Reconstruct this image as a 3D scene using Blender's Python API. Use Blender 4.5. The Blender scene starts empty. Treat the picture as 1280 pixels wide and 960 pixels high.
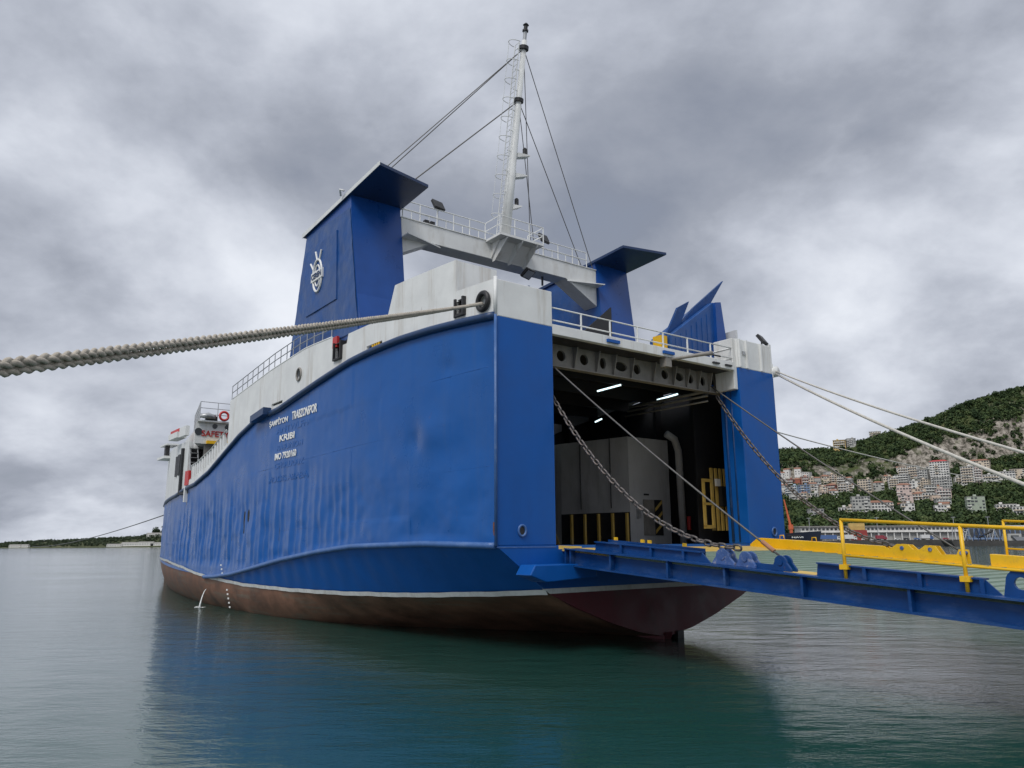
import bpy, bmesh, math, random
import numpy as np
from mathutils import Vector, Matrix
R_ = math.radians
random.seed(7)
SC = bpy.context.scene
COL = SC.collection

# ---------------------------------------------------------------- camera
cam_d = bpy.data.cameras.new('camera')
cam_d.sensor_fit = 'HORIZONTAL'
cam_d.sensor_width = 36.0
cam_d.lens = 36.0 * 961.0 / 1280.0
cam_d.clip_start = 0.1
cam_d.clip_end = 40000
cam = bpy.data.objects.new('camera', cam_d)
COL.objects.link(cam)
cam.matrix_world = Matrix.Translation((0, 0, 4.2)) @ Matrix.Rotation(math.pi / 2 + math.atan(199 / 961.), 4, 'X') @ Matrix.Rotation(R_(-0.4), 4, 'Z')
SC.camera = cam

# ---------------------------------------------------------------- world: overcast clouds under a Nishita sky
SUN_AZ = R_(207)      # direction the light comes from, measured clockwise from +Y
SUN_EL = R_(52)
w = bpy.data.worlds.new('World')
SC.world = w
w.use_nodes = True
nt = w.node_tree
nt.nodes.clear()
def N(tree, t, **kw):
    n = tree.nodes.new(t)
    for k, v in kw.items():
        if k.startswith('i_'):
            n.inputs[k[2:].replace('_', ' ')].default_value = v
        else:
            setattr(n, k, v)
    return n
def math_n(tree, op, a, b=None, clamp=False):
    n = tree.nodes.new('ShaderNodeMath'); n.operation = op; n.use_clamp = clamp
    for i, q in enumerate((a, b)):
        if q is None: continue
        if isinstance(q, (int, float)): n.inputs[i].default_value = q
        else: tree.links.new(q, n.inputs[i])
    return n.outputs[0]
def ramp(tree, fac, stops, interp='LINEAR'):
    n = tree.nodes.new('ShaderNodeValToRGB'); cr = n.color_ramp; cr.interpolation = interp
    while len(cr.elements) < len(stops): cr.elements.new(.5)
    for e, (p, c) in zip(cr.elements, stops):
        e.position = p; e.color = tuple(c) + (1,) if len(c) == 3 else c
    tree.links.new(fac, n.inputs[0])
    return n.outputs[0]
def mixc(tree, fac, a, b, mode='MIX'):
    n = tree.nodes.new('ShaderNodeMix'); n.data_type = 'RGBA'; n.blend_type = mode
    for idx, q in ((0, fac), (6, a), (7, b)):
        if isinstance(q, (int, float)): n.inputs[idx].default_value = q
        elif isinstance(q, (tuple, list)): n.inputs[idx].default_value = tuple(q) + (1,) if len(q) == 3 else q
        else: tree.links.new(q, n.inputs[idx])
    return n.outputs[2]
sky = N(nt, 'ShaderNodeTexSky', sky_type='NISHITA', sun_disc=False)
sky.sun_elevation = SUN_EL; sky.sun_rotation = SUN_AZ
tc = nt.nodes.new('ShaderNodeTexCoord')
sep = nt.nodes.new('ShaderNodeSeparateXYZ'); nt.links.new(tc.outputs['Generated'], sep.inputs[0])
zc = math_n(nt, 'ADD', math_n(nt, 'MAXIMUM', sep.outputs[2], 0.0), 0.42)
cx = math_n(nt, 'DIVIDE', sep.outputs[0], zc); cy = math_n(nt, 'DIVIDE', sep.outputs[1], zc)
cb = nt.nodes.new('ShaderNodeCombineXYZ'); nt.links.new(cx, cb.inputs[0]); nt.links.new(cy, cb.inputs[1])
def cloud_noise(scale, detail, rough, dist, off):
    m = N(nt, 'ShaderNodeMapping'); m.inputs['Location'].default_value = off
    nt.links.new(cb.outputs[0], m.inputs[0])
    n = N(nt, 'ShaderNodeTexNoise'); n.inputs['Scale'].default_value = scale; n.inputs['Detail'].default_value = detail
    n.inputs['Roughness'].default_value = rough; n.inputs['Distortion'].default_value = dist
    nt.links.new(m.outputs[0], n.inputs['Vector'])
    return n.outputs['Fac']
n1 = cloud_noise(1.32, 10, .53, .2, CLOUD_A := (12.1, 6.9, 3.0))
n2 = cloud_noise(4.4, 9, .58, .2, (1.0, 7.0, 3.0))
csum = math_n(nt, 'ADD', math_n(nt, 'MULTIPLY', n1, .79), math_n(nt, 'MULTIPLY', n2, .21))
ccol = ramp(nt, csum, [(.34, (1.8, 1.97, 2.4)), (.42, (2.42, 2.62, 3.1)), (.48, (3.35, 3.58, 4.12)), (.54, (4.5, 4.75, 5.3)), (.60, (5.5, 5.75, 6.25)), (.70, (6.4, 6.6, 7.0))])
cov = ramp(nt, csum, [(.26, (.85, .85, .85)), (.42, (1, 1, 1))])
allc = mixc(nt, cov, sky.outputs[0], ccol)
bg = nt.nodes.new('ShaderNodeBackground'); bg.inputs[1].default_value = 0.1
nt.links.new(allc, bg.inputs[0])
wo = nt.nodes.new('ShaderNodeOutputWorld'); nt.links.new(bg.outputs[0], wo.inputs[0])

# ---------------------------------------------------------------- sun (veiled by the overcast)
sd = bpy.data.lights.new('sun', 'SUN'); sd.energy = 1.4; sd.angle = R_(25); sd.color = (1, .97, .93)
so = bpy.data.objects.new('sun', sd); COL.objects.link(so)
so.rotation_euler = Vector((-math.sin(SUN_AZ) * math.cos(SUN_EL), -math.cos(SUN_AZ) * math.cos(SUN_EL), -math.sin(SUN_EL))).to_track_quat('-Z', 'Y').to_euler()

SC.view_settings.view_transform = 'Standard'
SC.view_settings.look = 'None'
SC.view_settings.gamma = 1.0
SC.view_settings.exposure = 0.55
SC.view_settings.use_curve_mapping = False
SC.render.engine = 'CYCLES'
SC.cycles.max_bounces = 6
SC.cycles.use_denoising = True

# ---------------------------------------------------------------- helpers
def tag(o, label=None, cat=None, group=None, kind=None):
    if label: o['label'] = label
    if cat: o['category'] = cat
    if group: o['group'] = group
    if kind: o['kind'] = kind
    return o
def empty(name, loc=(0, 0, 0), rz=0.0, parent=None):
    o = bpy.data.objects.new(name, None); COL.objects.link(o)
    o.location = loc; o.rotation_euler = (0, 0, rz); o.empty_display_size = .3
    if parent: o.parent = parent
    return o
def link(name, me, mat, parent=None, smooth=False):
    o = bpy.data.objects.new(name, me); COL.objects.link(o)
    if mat is not None and not me.materials: me.materials.append(mat)
    if parent: o.parent = parent
    if smooth: me.polygons.foreach_set('use_smooth', [True] * len(me.polygons))
    return o
class MB:
    def __init__(s): s.v = []; s.f = []
    def add(s, vs, fs):
        b = len(s.v); s.v += [tuple(p) for p in vs]; s.f += [tuple(b + i for i in f) for f in fs]; return s
    def hexa(s, p):   # p: 4 bottom (ccw) + 4 top
        return s.add(p, [(3, 2, 1, 0), (4, 5, 6, 7), (0, 1, 5, 4), (1, 2, 6, 5), (2, 3, 7, 6), (3, 0, 4, 7)])
    def box(s, x0, x1, y0, y1, z0, z1):
        return s.hexa([(x0, y0, z0), (x1, y0, z0), (x1, y1, z0), (x0, y1, z0), (x0, y0, z1), (x1, y0, z1), (x1, y1, z1), (x0, y1, z1)])
    def prism(s, poly, axis, a0, a1):
        # poly in the two other axes (in xyz order), extruded along axis
        def mk(q, a):
            q = list(q); q.insert(axis, a); return q
        n = len(poly)
        vs = [mk(q, a0) for q in poly] + [mk(q, a1) for q in poly]
        fs = [tuple(range(n - 1, -1, -1)), tuple(range(n, 2 * n))] + [(i, (i + 1) % n, n + (i + 1) % n, n + i) for i in range(n)]
        return s.add(vs, fs)
    def tube(s, pts, r, n=8, closed=False, caps=True, flat=1.0):
        pts = [Vector(p) for p in pts]; m = len(pts)
        rs = r if isinstance(r, (list, tuple)) else [r] * m
        up = Vector((0, 0, 1)); vs = []; fs = []
        t0 = (pts[1] - pts[0]).normalized()
        if abs(t0.z) > .95: up = Vector((1, 0, 0))
        x = t0.cross(up).normalized()
        for i in range(m):
            a = pts[(i - 1) % m] if (closed or i > 0) else pts[i]
            b = pts[(i + 1) % m] if (closed or i < m - 1) else pts[i]
            t = (b - a).normalized()
            x = (x - t * x.dot(t)).normalized(); y = t.cross(x)
            for k in range(n):
                an = 2 * math.pi * k / n
                vs.append(pts[i] + x * math.cos(an) * rs[i] + y * math.sin(an) * rs[i] * flat)
        for i in range(m if closed else m - 1):
            j = (i + 1) % m
            for k in range(n):
                l = (k + 1) % n
                fs.append((i * n + k, i * n + l, j * n + l, j * n + k))
        if caps and not closed:
            fs.append(tuple(range(n - 1, -1, -1))); fs.append(tuple((m - 1) * n + k for k in range(n)))
        return s.add(vs, fs)
    def cyl(s, p, q, r, n=12): return s.tube([p, q], r, n)
    def mesh(s, name):
        me = bpy.data.meshes.new(name); me.from_pydata(s.v, [], s.f); me.update()
        bm = bmesh.new(); bm.from_mesh(me); bmesh.ops.recalc_face_normals(bm, faces=bm.faces); bm.to_mesh(me); bm.free()
        return me
    def build(s, name, mat, parent=None, smooth=False, bevel=0.0):
        me = s.mesh(name)
        o = link(name, me, mat, parent, smooth)
        if bevel:
            b = o.modifiers.new('bevel', 'BEVEL'); b.width = bevel; b.segments = 2; b.limit_method = 'ANGLE'
        return o
def clone(o, parent, loc=None):
    c = o.copy(); COL.objects.link(c); c.parent = parent
    if loc is not None: c.location = loc
    return c

# ---------------------------------------------------------------- materials
MATS = {}
def paint(name, col, rough=.45, var=.15, scale=1.2, dirt=None, dirt_amt=0.0, dirt_map=(2.0, 2.0, .12), bump=0.0, bump_scale=8., metallic=0., spec=.5, fade=None, fade_amt=0.0, rust=0.0):
    m = bpy.data.materials.new(name); m.use_nodes = True; t = m.node_tree
    b = t.nodes['Principled BSDF']
    tcn = t.nodes.new('ShaderNodeTexCoord'); co = tcn.outputs['Object']
    n = N(t, 'ShaderNodeTexNoise'); n.inputs['Scale'].default_value = scale; n.inputs['Detail'].default_value = 6; n.inputs['Roughness'].default_value = .6
    t.links.new(co, n.inputs['Vector'])
    dk = tuple(c * (1 - var) for c in col); lt = tuple(min(1, c * (1 + var)) for c in col)
    c = ramp(t, n.outputs['Fac'], [(.3, dk), (.7, lt)])
    if fade:
        nf = N(t, 'ShaderNodeTexNoise'); nf.inputs['Scale'].default_value = .35; nf.inputs['Detail'].default_value = 7; nf.inputs['Roughness'].default_value = .65
        t.links.new(co, nf.inputs['Vector'])
        f = ramp(t, nf.outputs['Fac'], [(.42, (0, 0, 0)), (.72, (fade_amt,) * 3)])
        c = mixc(t, f, c, fade)
    if dirt:
        mp = N(t, 'ShaderNodeMapping'); mp.inputs['Scale'].default_value = dirt_map
        t.links.new(co, mp.inputs[0])
        nd = N(t, 'ShaderNodeTexNoise'); nd.inputs['Scale'].default_value = 1.0; nd.inputs['Detail'].default_value = 8; nd.inputs['Roughness'].default_value = .7
        t.links.new(mp.outputs[0], nd.inputs['Vector'])
        f = ramp(t, nd.outputs['Fac'], [(.52, (0, 0, 0)), (.75, (dirt_amt,) * 3)])
        c = mixc(t, f, c, dirt)
    if rust:
        mr = N(t, 'ShaderNodeMapping'); mr.inputs['Scale'].default_value = (1.9, 1.9, .75); t.links.new(co, mr.inputs[0])
        nr = N(t, 'ShaderNodeTexNoise'); nr.inputs['Scale'].default_value = 1.0; nr.inputs['Detail'].default_value = 11; nr.inputs['Roughness'].default_value = .78
        t.links.new(mr.outputs[0], nr.inputs['Vector'])
        c = mixc(t, ramp(t, nr.outputs['Fac'], [(.625, (0, 0, 0)), (.70, (rust,) * 3)]), c, (.15, .07, .035))
    t.links.new(c, b.inputs['Base Color'])
    rr = ramp(t, n.outputs['Fac'], [(.3, (max(.02, rough - .08),) * 3), (.7, (min(1, rough + .1),) * 3)])
    t.links.new(rr, b.inputs['Roughness'])
    b.inputs['Metallic'].default_value = metallic
    b.inputs['Specular IOR Level'].default_value = spec
    if bump:
        nb = N(t, 'ShaderNodeTexNoise'); nb.inputs['Scale'].default_value = bump_scale; nb.inputs['Detail'].default_value = 5
        t.links.new(co, nb.inputs['Vector'])
        bp = N(t, 'ShaderNodeBump'); bp.inputs['Strength'].default_value = 1.0; bp.inputs['Distance'].default_value = bump
        t.links.new(nb.outputs['Fac'], bp.inputs['Height']); t.links.new(bp.outputs[0], b.inputs['Normal'])
    MATS[name] = m
    return m
BLUE = (.016, .085, .34)
RUST = (.16, .06, .025)
M_hull = paint('hull_blue_paint', (.004, .088, .335), .32, .06, .5, spec=.3, rust=.28, dirt=(.035, .10, .28), dirt_amt=.4, dirt_map=(1.3, 1.3, .08), bump=.008, bump_scale=.9, fade=(.045, .12, .31), fade_amt=.22)
M_trans = paint('transom_blue_paint', (.003, .085, .35), .42, .08, .7, spec=.3, rust=.2, dirt=(.01, .055, .22), dirt_amt=.25, bump=.003, bump_scale=1.2)
M_fun = paint('funnel_blue_paint', (.006, .068, .26), .36, .14, 1.2, spec=.35, dirt=(.08, .13, .26), dirt_amt=.7, dirt_map=(1.0, 1.0, .35), bump=.05, bump_scale=1.1, fade=(.09, .13, .24), fade_amt=.5)
M_funs = paint('funnel_aft_paint', (.005, .062, .28), .33, .10, .9, bump=.004, bump_scale=1.0)
M_strake = paint('strake_dark_blue', (.012, .042, .12), .4, .15, 2.)
M_chine = paint('chine_blue', (.05, .13, .34), .4, .15, 2., dirt=(.2, .26, .36), dirt_amt=.5, dirt_map=(2, 2, 2))
M_white = paint('white_ship_paint', (.70, .71, .70), .42, .08, .9, rust=.35, dirt=(.40, .35, .28), dirt_amt=.75, dirt_map=(1.3, 1.3, .12), bump=.012, bump_scale=1.3)
M_white2 = paint('white_gantry_paint', (.70, .71, .70), .42, .06, 1.2, rust=.3, dirt=(.38, .34, .28), dirt_amt=.45, dirt_map=(1.5, 1.5, .4))
M_boot = paint('white_boot_stripe', (.62, .63, .62), .5, .15, 1.5, dirt=(.25, .22, .19), dirt_amt=.6, dirt_map=(1.2, 1.2, .6))
M_brown = paint('fouled_antifouling', (.19, .095, .06), .6, .5, .6, dirt=(.17, .16, .125), dirt_amt=.95, dirt_map=(.25, .25, 2.6), bump=.02, bump_scale=2.)
M_red = paint('dark_red_antifouling', (.10, .014, .022), .5, .25, .8, dirt=(.04, .03, .025), dirt_amt=.7, dirt_map=(1., 1., .5))
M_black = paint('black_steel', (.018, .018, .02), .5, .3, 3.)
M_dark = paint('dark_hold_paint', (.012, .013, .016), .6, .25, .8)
M_holdgrey = paint('grey_hold_wall', (.46, .465, .47), .5, .10, .6, dirt=(.12, .11, .1), dirt_amt=.5, dirt_map=(1, 1, .2))
M_girder = paint('grimy_white_girder', (.24, .225, .205), .55, .2, 1.5, dirt=(.10, .08, .06), dirt_amt=.8, dirt_map=(1.5, 1.5, .6))
M_yel = paint('yellow_paint', (.82, .48, .01), .42, .08, 1.5, rust=.45, dirt=(.3, .2, .06), dirt_amt=.5, dirt_map=(3, 3, 3))
M_yeldeck = paint('worn_yellow_deck', (.62, .42, .10), .6, .2, 1.0, dirt=(.3, .27, .2), dirt_amt=.8, dirt_map=(1., 1., 1.))
M_green = paint('worn_green_deck', (.17, .24, .19), .55, .15, 1.0, dirt=(.34, .36, .30), dirt_amt=.7, dirt_map=(.5, 3., 1.))
M_ramp = paint('ramp_blue_paint', (.003, .044, .175), .42, .2, 1.3, spec=.3, rust=.7, dirt=(.07, .12, .24), dirt_amt=.7, dirt_map=(1.5, .6, 1.5), bump=.006, bump_scale=5.)
M_worn = paint('worn_lug_paint', (.05, .11, .30), .5, .3, 2., dirt=(.45, .42, .38), dirt_amt=1.0, dirt_map=(4, 4, 4))
M_chain = paint('weathered_chain_steel', (.13, .12, .115), .5, .3, 6., dirt=RUST, dirt_amt=.5, dirt_map=(6, 6, 6), metallic=.6)
M_wire = paint('greased_wire_rope', (.11, .105, .10), .5, .3, 9., metallic=.3)
M_steel = paint('grey_galvanised', (.42, .43, .44), .45, .15, 3., metallic=.5)
M_rope = paint('weathered_polyester_rope', (.43, .39, .33), .85, .25, 7., dirt=(.2, .17, .13), dirt_amt=.6, dirt_map=(5, 5, 5), bump=.006, bump_scale=60.)
M_rope2 = paint('white_mooring_rope', (.55, .53, .48), .8, .15, 5.)
M_txt = paint('white_lettering', (.80, .80, .78), .45, .05, 3.)
M_redtxt = paint('red_lettering', (.42, .02, .02), .45, .1, 3.)
M_redp = paint('red_paint', (.5, .03, .03), .45, .15, 2.)
M_glass = paint('dark_window_glass', (.02, .025, .03), .1, .2, 2.)
M_lamp = bpy.data.materials.new('fluorescent_tube'); M_lamp.use_nodes = True
_b = M_lamp.node_tree.nodes['Principled BSDF']; _b.inputs['Emission Color'].default_value = (.72, .95, 1, 1); _b.inputs['Emission Strength'].default_value = 1.3; _b.inputs['Base Color'].default_value = (.8, .9, .9, 1)

def text_mesh(name, body, mat, parent, P, X, Y, width, height, depth=.02, bold=.018):
    """flat raised lettering: lower-left corner P, reading along X, up along Y"""
    cu = bpy.data.curves.new(name, 'FONT'); cu.body = body; cu.extrude = .05; cu.offset = bold; cu.resolution_u = 3
    tmp = bpy.data.objects.new('lettering_source', cu); COL.objects.link(tmp)
    dg = bpy.context.evaluated_depsgraph_get()
    me = bpy.data.meshes.new_from_object(tmp.evaluated_get(dg))
    bpy.data.objects.remove(tmp); bpy.data.curves.remove(cu)
    n = len(me.vertices); co = np.zeros(n * 3); me.vertices.foreach_get('co', co); co = co.reshape(-1, 3)
    mn = co.min(0); mx = co.max(0); q = (co - mn) / (mx - mn)
    P = np.array(P, float); X = np.array(X, float); Y = np.array(Y, float); Z = np.cross(X, Y)
    out = P + q[:, :1] * width * X + q[:, 1:2] * height * Y + q[:, 2:] * depth * Z
    me.vertices.foreach_set('co', out.ravel()); me.materials.clear(); me.update()
    me.name = name
    return link(name, me, mat, parent)
def railing(name, pts, h, mat, parent, rails=(1.0, .5), step=1.3, r=.03, separate=False, post_r=None, normal_posts=True):
    """posts and rails along a path; one part, or a part per post and rail"""
    post_r = post_r or r
    pts = [Vector(p) for p in pts]
    posts = []
    for i in range(len(pts) - 1):
        a_, b_ = pts[i], pts[i + 1]; n = max(1, round((b_ - a_).length / step))
        for k in range(n): posts.append(a_.lerp(b_, k / n))
    posts.append(pts[-1])
    if not separate:
        m = MB()
        for p in posts: m.cyl(p, p + Vector((0, 0, h)), post_r, 6)
        for q in rails: m.tube([p + Vector((0, 0, h * q)) for p in pts], r, 6)
        return m.build(name, mat, parent)
    first = None
    for p in posts:
        if first is None: first = MB().cyl((0, 0, 0), (0, 0, h), post_r, 8).build(name + '_post', mat, parent); first.location = p
        else: clone(first, parent, p)
    for q in rails: MB().tube([p + Vector((0, 0, h * q)) for p in pts], r, 8).build(name + '_rail', mat, parent, True)

# ---------------------------------------------------------------- terrain function (world metres)
def _hash(ix, iy, k):
    h = (ix.astype(np.int64) * 374761393 + iy.astype(np.int64) * 668265263 + k * 974711) & 0x7fffffff
    h = (h ^ (h >> 13)) * 1274126177 & 0x7fffffff
    return ((h ^ (h >> 16)) & 0xffff) / 65535.0
def vnoise(x, y, k=0):
    x = np.asarray(x, float); y = np.asarray(y, float)
    ix = np.floor(x); iy = np.floor(y); fx = x - ix; fy = y - iy
    fx = fx * fx * (3 - 2 * fx); fy = fy * fy * (3 - 2 * fy)
    a0 = _hash(ix, iy, k); b0 = _hash(ix + 1, iy, k); c0 = _hash(ix, iy + 1, k); d0 = _hash(ix + 1, iy + 1, k)
    return (a0 * (1 - fx) + b0 * fx) * (1 - fy) + (c0 * (1 - fx) + d0 * fx) * fy
def fbm(x, y, k=0, o=4):
    s = 0; amp = .5
    for i in range(o):
        s = s + amp * vnoise(np.asarray(x) * 2 ** i, np.asarray(y) * 2 ** i, k + i); amp *= .5
    return s
RX = [-400, 100, 330, 420, 470, 540, 620, 690, 780, 1000, 1500]
RZ = [20, 80, 125, 126, 130, 145, 175, 200, 224, 262, 280]
def hill_z(x, y):
    x = np.asarray(x, float); y = np.asarray(y, float)
    R = np.interp(x, RX, RZ)
    n = fbm(x / 90., y / 90., 3) - .5
    ys = y + 40 * (fbm(x / 160., y / 400., 9) - .5)
    K = R / 200.
    z = np.interp(ys, [600, 652, 690, 780, 900, 985, 1030, 1110, 1400], [0, 0, .12, .24, .40, .56, .82, 1.0, .93]) * R
    z = 4.5 + z + n * 16 * np.clip((ys - 660) / 120, 0, 1)
    cl = np.clip((ys - 975) / 20, 0, 1) * np.clip((1060 - ys) / 20, 0, 1)
    z = z + cl * 16 * (fbm(x / 22., y / 60., 17) - .5) + cl * 8 * (vnoise(x / 7., y / 30., 27) - .5)
    return z

# ================================================================ THE SHIP
# local frame: x = athwartships from the port quarter to starboard, y = forward, z = up from the water
BM = 18.7; CL = BM / 2
SHIP = empty('cargo_ship', (-.65, 30, 0), math.atan2(.6, .8))
tag(SHIP, 'blue and white roll-on roll-off cargo ship moored stern-to with its stern door open', 'ship')
def T(s):
    s = max(s, 0.0); b = 1.35 * (1 - math.exp(-s / 7.0))
    if s > 37: b -= 4.3 * ((s - 37) / 29) ** 1.45
    return min(-b, CL)
S_END = 91.3
def itp(s, xs, ys): return float(np.interp(s, xs, ys))
def sheer(s): return itp(s, [0, 1.4, 4, 6.5, 9, 11.1, 14.8, 20.5, 22.2, 23.6, 27.7, 34.2, 37.7, 47, 60, 91.5], [13.25, 13.33, 13.46, 13.52, 13.47, 13.36, 12.93, 12.2, 12.12, 12.25, 11.38, 9.47, 8.82, 8.45, 8.5, 9.2])
def chine(s): return itp(s, [0, 4.3, 10.4, 14, 19.2, 23, 27.5, 31, 33.7, 36, 91.5], [4.11, 4.2, 4.1, 3.85, 3.36, 2.9, 2.38, 2.12, 2.02, 2.2, 3.1])
def bootz(s): return itp(s, [0, 3, 7.3, 13, 19, 25.8, 32.4, 36, 39.8, 50, 91.5], [2.24, 2.08, 1.88, 1.74, 1.68, 1.72, 1.98, 2.2, 2.5, 2.85, 3.0])
def booti(s): return itp(s, [0, 3, 7, 15, 25, 33, 91.5], [2.55, 2.05, 1.45, .75, .25, 0, 0])
def kz(s): return itp(s, [0, 4, 10, 20, 91], [.1, -.25, -1.2, -2.6, -2.6])
rng = np.random.default_rng(5)
FR = rng.uniform(.25, 1., 400)
PL = rng.uniform(-1, 1, (200, 8))
DENTS = [(s_, z_, rs, rz, d_) for s_, z_, rs, rz, d_ in [(1.6, 5.4, .8, .9, -.05), (3.4, 5.2, .9, 1.1, -.045), (4.0, 8.9, .8, .7, .06), (5.2, 8.6, .5, .6, -.07), (6.3, 5.3, .6, .8, -.04), (2.2, 7.4, 1.6, 1.3, -.035), (9.5, 6., 1., 1.4, -.04), (2.9, 11.6, .5, .35, -.04), (12.6, 5.6, 1., 1., -.05), (7.8, 7.3, 1.2, 1., .03), (.9, 9.6, .6, 1.2, -.03), (25, 6.5, 2., 1.2, -.04), (31, 5.4, 1.8, 1.5, -.05)]]
def disp(s, z):
    """plating relief: sharp sunken panels between frames low down, broad dents, uneven plates; positive = outboard (arrays)"""
    s = np.asarray(s, float); z = np.asarray(z, float)
    fi = s / .78; k = np.floor(fi).astype(int); fr = fi - k
    low = np.clip((8.6 - z + 2.6 * (fbm(s / 4., z / 3., 51) - .5)) / 3.2, 0, 1)
    fwd = np.clip((s - 8.5) / 7, 0, 1)
    d = -.15 * FR[k % 400] ** 1.6 * (.06 + .94 * low) * (.05 + .95 * fwd) * np.sin(np.pi * fr) ** 1.2
    d = d + .30 * (fbm(s / 2.6, z / 2.0, 61) - .5) * (.35 + .65 * low) + .05 * (fbm(s / .9, z / 1.6, 71) - .5) * low
    zi = sum((z > q - .02 * s).astype(int) for q in (5.4, 7.2, 9.15, 11.2))
    d = d + .016 * PL[(((s + (zi % 2) * 2.7) / 5.4).astype(int)) % 200, zi]
    for (a, b, ra, rb, dd) in DENTS: d = d + 1.6 * dd * np.exp(-np.minimum(30, ((s - a) / ra) ** 2 + ((z - b) / rb) ** 2))
    return d * np.clip(s / .5, 0, 1) * np.clip((z - 2.6) / .6, .2, 1)
def grid_mesh(name, rows):
    """rows: list of equal-length vertex rows"""
    n = len(rows[0]); v = [p for r in rows for p in r]
    f = [(i * n + j, i * n + j + 1, (i + 1) * n + j + 1, (i + 1) * n + j) for i in range(len(rows) - 1) for j in range(n - 1)]
    me = bpy.data.meshes.new(name); me.from_pydata(v, [], f); me.update(); return me
SV = list(np.arange(0, 48, .13)) + list(np.arange(48, S_END, .6)) + [S_END]
def mirror_rows(rows): return [[(BM - p[0], p[1], p[2]) for p in r][::-1] for r in rows]
hull = None
NZ = 78
rows = []
for s in SV:
    z1 = sheer(s); z0 = chine(s)
    zz = z0 + (z1 - z0) * np.arange(NZ + 1) / NZ
    dd_ = disp(np.full(NZ + 1, s), zz) * np.clip(np.arange(NZ + 1) / 3., 0, 1) * np.clip((NZ - np.arange(NZ + 1)) / 3., 0, 1)
    rows.append([(T(s) - dd_[j], s, zz[j]) for j in range(NZ + 1)])
HULL = link('hull', grid_mesh('hull', rows), M_hull, SHIP, True)
HULL['label'] = 'dented blue hull plating of the port side'
def seam(path, r=.010):
    ps = [(T(q[0]) - float(disp(q[0], q[1])) + .005, q[0], q[1]) for q in path]
    MB().tube(ps, r, 5).build('weld_seam', M_hull, HULL, True)
for q, x0, x1 in ((5.4, 9, 20), (7.2, .4, 5.2), (9.15, 3.0, 24), (11.2, .4, 4.4), (11.2, 8, 14.5), (7.4, 11, 30)):
    seam([(x, q - .02 * x) for x in np.arange(x0, x1, .25) if chine(x) + .3 < q - .02 * x < sheer(x) - .3])
for x, za, zb in ((2.7, 7.2, 13.0), (5.4, 4.6, 9.0), (10.8, 5.2, 8.9), (8.1, 9.0, 13.1), (16.2, 4.6, 7.0)):
    seam([(x, z_) for z_ in np.arange(za, zb, .15) if chine(x) + .2 < z_ < sheer(x) - .2], .009)
SV2 = SV[::4] + [S_END]
rows = [[(T(s), s, chine(s) + (sheer(s) - chine(s)) * j / 4) for j in range(5)] for s in SV2]
link('starboard_plating', grid_mesh('starboard_plating', mirror_rows(rows)), M_hull, HULL, True)
# counter: between knuckle and boot stripe
def counter_pt(s, q):
    z0 = chine(s); z1 = bootz(s) + .14; i = booti(s) * .96
    b = .03 * math.sin(s / .8 * math.pi) * math.sin(q * math.pi) if s > 2 else 0
    return (T(s) + i * q ** 1.05 + b, s, z0 + (z1 - z0) * q)
rows = [[counter_pt(s, j / 8) for j in range(9)] for s in SV[::2] if s < 34.2]
link('counter_plating', grid_mesh('counter_plating', rows), M_trans, HULL, True)
link('counter_plating', grid_mesh('counter_plating', mirror_rows(rows)), M_trans, HULL, True)
rows = []
for s in SV[::2] + [S_END]:
    wob = .008 * math.sin(s * 1.9) + .006 * math.sin(s * 4.3)
    zt = bootz(s) + .14 + wob; i = booti(s)
    rows.append([(T(s) + i * .96 - .06, s, zt), (T(s) + i + .02 - .05, s, zt - .2)])
link('boot_stripe', grid_mesh('boot_stripe', rows), M_boot, HULL, True)
link('boot_stripe', grid_mesh('boot_stripe', mirror_rows(rows)), M_boot, HULL, True)
def bottom_pt(s, q):
    # quadratic bezier from the boot stripe to the keel
    w_ = min(1, s / 26.0); w_ = w_ * w_ * (3 - 2 * w_)
    p0 = (T(s) + booti(s), bootz(s)); p2 = (CL, kz(s))
    inset = .35 + max(0, (s - 60) / 31) * 1.2
    p1 = ((5.6 * (1 - w_) + (T(s) + inset) * w_), (.95 * (1 - w_) + (-2.2) * w_))
    a_ = (1 - q) ** 2; b_ = 2 * q * (1 - q); c_ = q * q
    return (min(CL, a_ * p0[0] + b_ * p1[0] + c_ * p2[0]), s, a_ * p0[1] + b_ * p1[1] + c_ * p2[1])
rows = [[bottom_pt(s, j / 24) for j in range(25)] for s in SV[::2] + [S_END]]
link('bottom_plating', grid_mesh('bottom_plating', rows), M_brown, HULL, True)
link('bottom_plating', grid_mesh('bottom_plating', mirror_rows(rows)), M_brown, HULL, True)
# strakes
MB().tube([(T(s) - .07, s, sheer(s)) for s in np.arange(.02, 22.3, .4)], .17, 10).build('rubbing_strake', M_strake, HULL, True)
MB().tube([(T(s) - .06, s, sheer(s)) for s in list(np.arange(22.2, 60, .5)) + [75, S_END]], .15, 8).build('rubbing_strake', M_strake, HULL, True)
MB().prism([(22.0, 12.06), (22.0, 12.5), (24.4, 12.25), (24.4, 11.85)], 0, T(23) - .5, T(23) + .02).build('strake_bracket', M_strake, HULL)
MB().tube([(T(s) - .05, s, chine(s)) for s in np.arange(.02, 33.8, .4)], .13, 10).build('knuckle_strake', M_chine, HULL, True)
MB().tube([(-.035, -.035, 4.1), (-.035, -.035, 13.3)], .06, 8).build('corner_bead', M_chine, HULL, True)
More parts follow.
